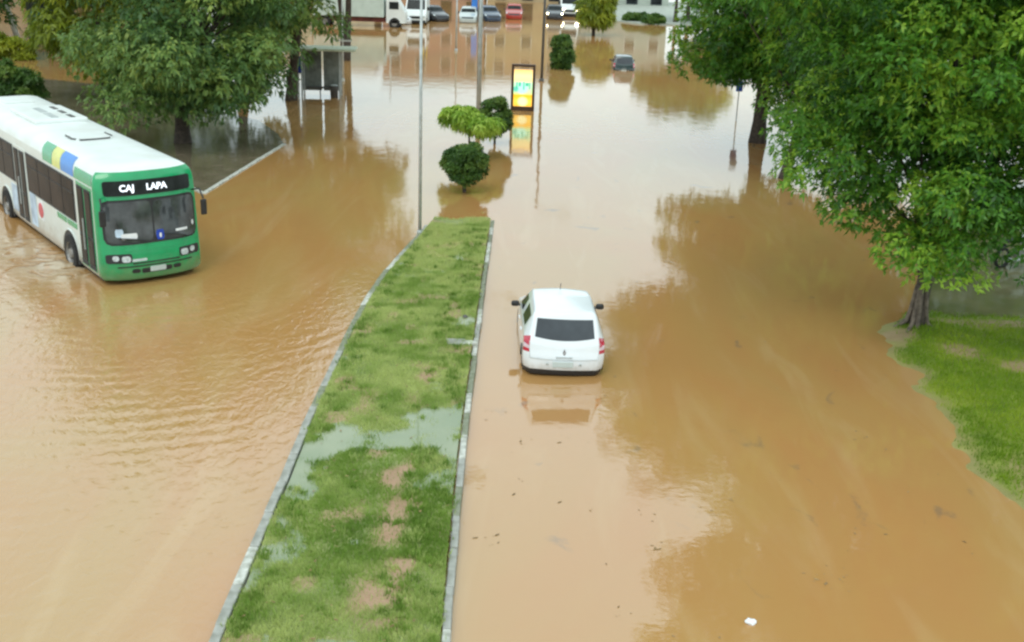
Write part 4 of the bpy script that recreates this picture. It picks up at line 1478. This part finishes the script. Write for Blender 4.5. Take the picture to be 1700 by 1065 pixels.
# ------------------------------------------------------------------ lit advertising panel
def ad_mat():
    m = bpy.data.materials.new("lit_advert_poster")
    nt, N, L, P = nodes_of(m)
    tc = N.new("ShaderNodeTexCoord")
    sep = N.new("ShaderNodeSeparateXYZ")
    L.new(tc.outputs["Generated"], sep.inputs[0])
    r = N.new("ShaderNodeValToRGB")
    cr = r.color_ramp
    cr.elements[0].position = 0.0
    cr.elements[0].color = (1.0, 0.52, 0.06, 1)
    cr.elements[1].position = 1.0
    cr.elements[1].color = (1.0, 0.58, 0.18, 1)
    for p_, c in ((.14, (1.0, .62, .08)), (.30, (1.0, .48, .01)), (.36, (.60, .85, .36)), (.62, (.55, .92, .60)), (.70, (.95, .80, .35)), (.84, (1.0, .82, .40))):
        e = cr.elements.new(p_)
        e.color = (*c, 1)
    L.new(sep.outputs[2], r.inputs["Fac"])
    # the white splash low in the middle and the pale disc in the centre
    def blob(cx, cz, sx, sz):
        a = math_n(N, L, 'MULTIPLY', math_n(N, L, 'SUBTRACT', sep.outputs[0], cx), 1 / sx)
        b = math_n(N, L, 'MULTIPLY', math_n(N, L, 'SUBTRACT', sep.outputs[2], cz), 1 / sz)
        d = math_n(N, L, 'ADD', math_n(N, L, 'MULTIPLY', a, a), math_n(N, L, 'MULTIPLY', b, b))
        return math_n(N, L, 'SUBTRACT', 1.0, smooth_n(N, L, d, 0.2, 1.0))
    col = r.outputs["Color"]
    for (cx, cz, sx, sz, c) in ((.5, .13, .34, .16, (1, .9, .45)), (.45, .5, .4, .2, (.45, .95, .72)), (.12, .47, .18, .1, (.12, .55, .42))):
        mx = N.new("ShaderNodeMix")
        mx.data_type = 'RGBA'
        L.new(blob(cx, cz, sx, sz), mx.inputs[0])
        L.new(col, mx.inputs[6])
        mx.inputs[7].default_value = (*c, 1)
        col = mx.outputs[2]
    L.new(col, P.inputs["Base Color"])
    L.new(col, P.inputs["Emission Color"])
    P.inputs["Emission Strength"].default_value = 0.95
    P.inputs["Roughness"].default_value = 0.3
    return m


M["ad"] = ad_mat()
M["ad_frame"] = mat("advert_frame_brown", (0.075, 0.035, 0.018), 0.5, var=0.3, scale=8)
M["ad_ink"] = emit_mat("advert_green_ink", (0.10, 0.62, 0.42), 0.55)
q = G(867, 183)
t = thing("advertising_panel", "backlit yellow and green advertising panel in a dark frame standing in the flood", "advert panel", (q.x, q.y, 0), math.radians(-3))
W_, H_ = 1.16, 2.13
for s in (-1, 1):
    MB().box((s * (W_ / 2 - .06), 0, H_ / 2 + .06), (.12, .24, H_ + .12), ch=.025).build("frame_post", M["ad_frame"], t)
MB().box((0, 0, H_ + .06), (W_ - .24, .236, .12), ch=.02).build("frame_rail", M["ad_frame"], t)
MB().box((0, 0, .02), (W_ - .24, .236, .38), ch=.02).build("frame_rail", M["ad_frame"], t)
MB().box((0, .01, 1.11), (W_ - .24, .16, 1.80)).build("light_box", M["galv"], t)
po = MB().box((0, 0, 0), (W_ - .25, .02, 1.78)).build("poster", M["ad"], t)
po.location = (0, -.085, 1.11)
# the green shapes printed across the middle of the poster
for i, (x, w_, h_) in enumerate(((-.30, .07, .34), (-.16, .12, .20), (.04, .07, .40), (.20, .16, .16), (.33, .06, .34))):
    b = MB().box((x, -.012, .12 + (.06 if i % 2 else 0)), (w_, .004, h_), ch=.0)
    b.build("printed_shape", M["ad_ink"], po)
MB().box((0, 0, -.2), (.5, .2, .4)).build("plinth", M["ad_frame"], t)


# ------------------------------------------------------------------ poles and signs
def pole(name, label, base, h, r, m, lean=(0, 0), extra=None, cat="pole"):
    t = thing(name, label, cat, (base.x, base.y, 0))
    top = (lean[0], lean[1], h)
    MB().tube([(0, 0, -.3), (lean[0] * .5, lean[1] * .5, h * .5), top], [r * 1.15, r, r * .8], 12).build("shaft", m, t, smooth=True)
    MB().lathe([(r * 2.0, -.3), (r * 2.0, .10), (r * 1.3, .16)], (0, 0, 0), 12).build("base_collar", m, t)
    if extra:
        extra(t, top)
    return t


def lamp_head(t, top):
    MB().tube([top, (top[0] + .4, top[1], top[2] + .35), (top[0] + 1.4, top[1], top[2] + .5)], .04, 8).build("arm", M["galv"], t)
    MB().box((top[0] + 1.75, top[1], top[2] + .5), (.7, .26, .13), ch=.04).build("lamp_head", M["galv"], t)


pole("street_pole", "thin grey steel pole at the tip of the grass strip", G(697, 388, .03), 7.4, 0.045, M["galv"], extra=lamp_head)


def blue_sign(t, top):
    MB().box((-.28, -.14, 5.35), (.62, .04, .9), ch=.012).build("sign_plate", M["blue_light"], t)


pole("street_pole", "thick pale steel pole behind the small bush left of the advertising panel", G(794, 200), 8.2, 0.10, M["galv"], extra=lamp_head)
q = G(791, 34)
t = thing("blue_sign", "small bright blue sign on a post beside the thick pale pole", "sign", (q.x - .2, q.y, 0))
MB().tube([(0, 0, -.3), (0, 0, 3.2)], .05, 8).build("post", M["pole_dark"], t)
MB().box((0, -.07, 2.0), (.55, .05, 2.4), ch=.01).build("plate", M["blue_light"], t)
pole("street_pole", "dark pole standing in the water right of the advertising panel", G(899, 134), 7.6, 0.075, M["pole_dark"], lean=(.02, .2), extra=lamp_head)
pole("street_pole", "short dark-footed post in the brown water left of the thick pale pole", G(757, 84), 4.2, 0.06, M["galv"], lean=(.02, 0))
pole("street_pole", "grey pole between the box truck and the white car", G(648, 39), 6.5, 0.08, M["galv"])


def cross_arm(t, top):
    MB().box((0, 0, 2.22), (1.0, .05, .09)).build("cross_arm", M["pole_white"], t)


pole("white_pole", "thin white pole with a short cross-arm in front of the two-stemmed tree", G(570, 134), 5.0, 0.04, M["pole_white"], extra=cross_arm)
pole("white_pole", "leaning white post at the far left above the bus", G(38, 84), 6.0, 0.17, M["pole_white"], lean=(-1.6, 0))
q = G(706, 36)
M["yellow"] = mat("yellow_sign_paint", (0.62, 0.40, 0.02), 0.5, var=0.25, scale=3)
t = thing("yellow_post", "yellow painted post left of the black car at the top edge", "post", (q.x, q.y, 0))
MB().box((0, 0, 1.5), (.42, .16, 3.4), ch=.03).build("body", M["yellow"], t)
MB().box((.0, -.09, 2.5), (.16, .02, 1.4), ch=.0).build("panel", M["pole_dark"], t)

# bus-stop totem: white post with blue head
q = G(493, 164)
t = thing("bus_stop_totem", "white post with a blue head beside the leaning dark trunk", "bus stop", (q.x + .05, q.y, 0))
MB().box((0, 0, .55), (.20, .10, 1.7), ch=.02).build("post", M["pole_white"], t)
MB().box((.06, 0, 1.72), (.30, .12, .82), ch=.02).build("head", M["blue_print"], t)
# sign under the right-hand trees
q = G(1222, 200)
t = thing("road_sign", "small blue and white sign under the right-hand trees", "sign", (q.x, q.y, 0))
MB().tube([(0, 0, -.3), (0, 0, 2.3)], .03, 8).build("post", M["galv"], t)
MB().box((0, -.05, 1.66), (.32, .03, .48), ch=.01).build("blue_plate", M["blue_print"], t)
MB().box((.03, -.05, 2.12), (.36, .03, .42), ch=.01).build("white_plate", M["sky_print"], t)

# ------------------------------------------------------------------ bus shelter
M["shelter_glass"] = mat("dusty_shelter_glass", (0.20, 0.22, 0.20), 0.15, var=0.4, scale=2.5, spec=0.6)
M["shelter_roof"] = mat("pale_roof_sheet", (0.62, 0.66, 0.50), 0.55, var=0.15, scale=2)
q = G(533, 162)
t = thing("bus_shelter", "bus shelter with pale flat roof and grey glass between the leaning trunk and white pole", "bus shelter", (q.x, q.y, 0), math.radians(4))
MB().box((.25, .5, 2.42), (3.1, 1.7, .12), ch=.03).build("roof", M["shelter_roof"], t)
for i, x in enumerate((-.95, .95)):
    for y in (0.05, 1.1):
        MB().tube([(x, y, -.3), (x, y, 2.38)], .045, 8).build("post", M["galv"], t)
for i in range(2):
    MB().box((-.48 + .96 * i, 1.06, 1.28), (.86, .03, 2.1)).build("glass_panel", M["shelter_glass"], t)
MB().box((-.98, .56, 1.28), (.03, .9, 2.0)).build("glass_panel", M["shelter_glass"], t)
MB().box((0, .75, .42), (1.6, .4, .06), ch=.02).build("bench", M["pole_dark"], t)
for i, x in enumerate((-.1, .78)):
    MB().tube([(x, .7, -.2), (x, .7, .40)], .03, 6).build("bench_leg", M["pole_dark"], t)
q = G(541, 160)
t = thing("litter_bin", "dark litter bin at the right foot of the bus shelter", "bin", (q.x + .45, q.y - .15, 0))
MB().lathe([(.0, -.3), (.17, -.3), (.21, .55), (.22, .58), (.19, .58), (.17, .3), (0, .3)], (0, 0, 0), 14).build("drum", M["pole_dark"], t, smooth=True)
MB().lathe([(.0, .66), (.12, .65), (.22, .60)], (0, 0, 0), 14).build("lid", M["galv"], t)

# ------------------------------------------------------------------ left background stalls
M["teal"] = mat("teal_shutter", (0.03, 0.22, 0.20), 0.5, var=0.3, scale=3)
M["dark_wall"] = mat("dark_stall_wall", (0.035, 0.045, 0.055), 0.7, var=0.4, scale=2)
M["tarp_blue"] = mat("blue_tarpaulin", (0.02, 0.09, 0.30), 0.5, var=0.3, scale=3)
q = G(66, 66)
t = thing("market_kiosk", "dark kiosk with a teal shutter at the upper left", "kiosk", (q.x, q.y + 1.0, 0), math.radians(6))
MB().box((0, 0, 1.4), (1.7, 1.8, 2.8), ch=.03).build("wall", M["dark_wall"], t)
sh = MB().box((-.1, -.91, 1.35), (.9, .04, 1.1), ch=.0).build("shutter", M["teal"], t)
for i in range(6):
    MB().box((-.1, -.94, .92 + i * .18), (.9, .02, .14)).build("slat", M["teal"], sh)
MB().box((0, -.1, 2.86), (2.1, 2.4, .12), ch=.02).build("roof", M["galv"], t)
q = G(451, 64)
t = thing("market_kiosk", "blue tarpaulin stall seen through the leaves left of the leaning trunk", "kiosk", (q.x, q.y + .6, 0), 0)
for x in (-.65, .65):
    for y in (-.6, .6):
        MB().tube([(x, y, -.2), (x, y, 1.9)], .035, 6).build("post", M["galv"], t)
MB().box((0, -.62, .95), (1.36, .04, 1.1), ch=.01).build("front_sheet", M["tarp_blue"], t)
MB().box((.7, 0, .95), (.04, 1.1, 1.1), ch=.01).build("side_sheet", M["white"], t)
b = MB()
b.add([(-.85, -.85, 1.9), (.85, -.85, 1.9), (.85, .85, 1.9), (-.85, .85, 1.9), (0, 0, 2.5)], [(0, 1, 4), (1, 2, 4), (2, 3, 4), (3, 0, 4), (3, 2, 1, 0)])
b.build("canopy", M["tarp_blue"], t)

# ------------------------------------------------------------------ motorcycle under the right-hand tree
def motorcycle():
    q = G(1688, 440)
    t = thing("motorcycle", "grey and black motorcycle parked on the wet ground at the right edge", "motorcycle", (q.x, q.y, -.03), math.radians(25))
    for x in (-.62, .66):
        w = MB().lathe([(.24, -.05), (.29, -.04), (.30, 0), (.29, .04), (.24, .05), (.24, -.05)], (x, 0, .30), 24, axis='Y').build("tyre", M["rubber"], t)
        MB().lathe([(.0, .03), (.05, .03), (.05, -.03), (0, -.03)], (x, 0, .30), 12, axis='Y').build("hub", M["steel"], w)
        sp = MB()
        for i in range(8):
            a = math.pi * 2 * i / 8
            sp.tube([(x, 0, .30), (x + .24 * math.cos(a), 0, .30 + .24 * math.sin(a))], .008, 4)
        sp.build("spokes", M["steel"], w)
    MB().tube([(.66, .07, .30), (.42, .07, .95)], .025, 6).build("fork", M["galv"], t)
    MB().tube([(.66, -.07, .30), (.42, -.07, .95)], .025, 6).build("fork", M["galv"], t)
    MB().tube([(.42, 0, .88), (.0, 0, .42), (-.3, 0, .42), (-.62, 0, .32)], .035, 8).build("frame", M["pole_dark"], t)
    MB().box((.0, 0, .42), (.36, .26, .3), ch=.06).build("engine", M["steel"], t)
    MB().lathe([(.02, -.26), (.13, -.2), (.16, 0), (.14, .18), (.04, .26)], (.14, 0, .80), 14, axis='X').build("fuel_tank", M["p_silver"], t, smooth=True)
    MB().box((-.38, 0, .80), (.62, .24, .10), rot=(0, .06, 0), ch=.04).build("seat", M["black"], t)
    MB().tube([(.36, -.36, 1.0), (.42, -.15, 1.03), (.42, .15, 1.03), (.36, .36, 1.0)], .016, 6).build("handlebar", M["galv"], t)
    MB().lathe([(0, .0), (.08, .0), (.09, .06), (.05, .14), (0, .15)], (.48, 0, .92), 12, axis='X').build("headlight", M["lamp_glass"], t, smooth=True)
    MB().tube([(.05, -.14, .30), (-.3, -.17, .24), (-.75, -.18, .36)], [.03, .045, .05], 8).build("exhaust", M["galv"], t)
    MB().box((.66, 0, .62), (.34, .11, .03), rot=(0, .15, 0), ch=.012).build("mudguard", M["white"], t)
    MB().box((-.72, 0, .64), (.30, .13, .03), rot=(0, -.3, 0), ch=.012).build("mudguard", M["black"], t)


motorcycle()

# ------------------------------------------------------------------ far island at the end of the right carriageway
M["paving"] = mat("pale_paving", (0.40, 0.43, 0.37), 0.8, var=0.15, scale=1.2, bump=0.2)
A_ = [G(1012, 34), G(1060, 40), G(1158, 43), G(1230, 40), G(1240, 5), G(1020, 5)]
b = MB()
n = len(A_)
b.add([(p.x, p.y, .12) for p in A_] + [(p.x, p.y, -.3) for p in A_], [tuple(range(n))] + [(i, n + i, n + (i + 1) % n, (i + 1) % n) for i in range(n)])
b.build("far_pavement", M["paving"], kind="structure")
bush("low_bush", "low dark shrub on the pale far pavement nearer the spiky bush", (*G(1052, 36).xy, .1), [(0, 0, .35, 1.0, .5, .35)], M["leaf_b"], 30, .3, 30, k=5, ll=.22, lw=.1, seed=61, stem=.05, stem_h=.3)
bush("low_bush", "low dark shrub on the pale far pavement nearer the far trees", (*G(1086, 40).xy, .1), [(0, 0, .35, .9, .5, .35)], M["leaf_b"], 30, .3, 30, k=5, ll=.22, lw=.1, seed=62, stem=.05, stem_h=.3)

# ------------------------------------------------------------------ buildings beyond the flood (mirrored in the water at the top)
M["b_cream"] = mat("cream_render", (0.52, 0.46, 0.34), 0.8, var=0.12, scale=.6)
M["b_brick"] = mat("red_painted_render", (0.38, 0.22, 0.165), 0.8, var=0.15, scale=.6)
M["b_ochre"] = mat("ochre_render", (0.44, 0.34, 0.20), 0.8, var=0.12, scale=.6)
M["b_grey"] = mat("grey_green_render", (0.40, 0.44, 0.38), 0.8, var=0.12, scale=.6)
M["b_brown"] = mat("brown_stained_render", (0.20, 0.17, 0.145), 0.8, var=0.3, scale=.6)
for (x0, x1, h, m_, lab) in ((-92, -35, 7.5, "b_brown", "long brown low building behind the trees at the far left"), (-34, -17.5, 8.5, "b_cream", "cream two-storey shop building beyond the box truck"), (-16.5, -4.5, 9.5, "b_brick", "red painted building behind the black car"),
                             (-4.2, 5.2, 9.0, "b_ochre", "ochre building behind the red car"), (5.6, 17, 7.0, "b_grey", "grey-green low building behind the far pavement")):
    t = thing("shop_building", lab, "building", ((x0 + x1) / 2, 139 if x0 > -50 else 119, 0), 0, "shop buildings closing the end of the road")
    w_ = x1 - x0
    MB().box((0, 4, h / 2), (w_, 8, h)).build("wall", M[m_], t)
    MB().box((0, 3.9, h + .15), (w_ + .5, 8.8, .3), ch=.03).build("roof", M["b_grey"], t)
    nw = int(w_ / 2.6)
    for fl in range(int(h // 3)):
        for i in range(nw):
            x = -w_ / 2 + (i + .5) * w_ / nw
            zc = 1.35 if fl == 0 else fl * 3 + 1.6
            hh = 2.3 if fl == 0 else 1.3
            wi = MB().box((x, -.03, zc), (1.3, .1, hh)).build("door" if fl == 0 else "window", M["pole_white"] if fl else M["dark_wall"], t)
            MB().box((x, -.09, zc), (1.1, .04, hh - .2)).build("pane", M["glass_dark"], wi)

# ------------------------------------------------------------------ small things on the water and the grass
M["dead_leaf"] = mat("dead_leaf", (0.26, 0.165, 0.07), 0.7, var=0.5, scale=3)
random.seed(5)
b = MB()


def scrap(b, x, y, z, s):
    a = random.random() * 6.28
    ca, sa = math.cos(a), math.sin(a)
    pts = [(-1, 0, .1), (-.3, .4, .02), (.5, .35, .0), (1, 0, .12), (.4, -.38, .0), (-.4, -.35, .03)]
    b.add([(x + (p[0] * ca - p[1] * sa) * s, y + (p[0] * sa + p[1] * ca) * s, z + .004 + p[2] * s) for p in pts] + [(x, y, z + .003)],
          [(i, (i + 1) % 6, 6) for i in range(6)])


for i in range(38):
    y = 12.6 + 12.5 * random.random() ** 1.3
    x = random.uniform(1.2, 8.4)
    if x > float(np.interp(y, [p[1] for p in BP], [p[0] for p in BP])) - .3:
        continue
    for k in range(random.choice((1, 1, 1, 2, 4))):
        scrap(b, x + random.gauss(0, .09), y + random.gauss(0, .12), 0, random.uniform(.012, .04))
for (px, py, n_, sp) in ((872, 735, 14, .16), (818, 893, 12, .12), (1083, 913, 6, .05), (1396, 968, 22, .16), (1212, 830, 7, .07), (1030, 1010, 6, .1), (960, 730, 8, .12),
                         (1180, 860, 5, .1), (1355, 965, 8, .2), (865, 800, 8, .2), (812, 690, 14, .2)):
    q = G(px, py)
    for k in range(n_ // 2 + 1):
        scrap(b, q.x + random.gauss(0, sp), q.y + random.gauss(0, sp * 1.3), 0, random.choice((.012, .015, .02, .03, .05)))
fl = b.build("floating_leaf_litter", M["dead_leaf"], kind="stuff")
tag(fl, "brown leaf litter and twigs floating on the right-hand water", "leaf litter")
b = MB()
for i in range(170):
    y = 10.5 + 22 * random.random() ** 1.3
    x = float(edge(LP, y)) + .2 + random.random() * (float(edge(RP, y)) - float(edge(LP, y)) - .4)
    z = max(float(fields(np.array([x]), np.array([y]))[0][0]) + .035, .112)
    scrap(b, x, y, z, random.uniform(.015, .045))
fl = b.build("fallen_leaf_litter", M["dead_leaf"], kind="stuff")
tag(fl, "dark fallen leaves scattered over the grass strip", "leaf litter")
# crumpled white carton floating lower right
q = G(1246, 1034)
bm = bmesh.new()
bmesh.ops.create_icosphere(bm, subdivisions=2, radius=.075)
r_ = random.Random(3)
for v in bm.verts:
    v.co *= r_.uniform(.65, 1.15)
    v.co.z *= .5
me = bpy.data.meshes.new("plastic_bag")
bm.to_mesh(me)
bm.free()
me.materials.append(M["white"])
o = tag(obj("plastic_bag", me), "crumpled white plastic scrap floating at the lower right", "litter")
o.location = (q.x, q.y, .02)
# broken concrete slab by the right kerb of the median
q = G(764, 569, .15)
t = thing("concrete_slab", "broken grey concrete slab lying in the grass by the right kerb", "slab", (q.x, q.y, .13), math.radians(12))
MB().box((-.08, 0, .035), (.42, .30, .07), rot=(.05, .06, 0), ch=.012).build("slab_piece", M["kerb"], t)
MB().box((.22, -.03, .025), (.22, .26, .06), rot=(-.06, .12, .3), ch=.012).build("slab_piece", M["kerb_white"], t)
MB().box((.08, -.22, .0), (.30, .08, .05), rot=(0, 0, .1)).build("broken_edge", M["dead_leaf"], t)
# pale stone on the wet dip
q = G(772, 524, .14)
bm = bmesh.new()
bmesh.ops.create_icosphere(bm, subdivisions=2, radius=.07)
for v in bm.verts:
    v.co *= r_.uniform(.8, 1.1)
    v.co.z *= .6
me = bpy.data.meshes.new("dark_stone")
bm.to_mesh(me)
bm.free()
me.materials.append(M["pole_dark"])
o = tag(obj("dark_stone", me), "small dark stone in a puddle near the right kerb", "stone")
o.location = (q.x, q.y, .12)
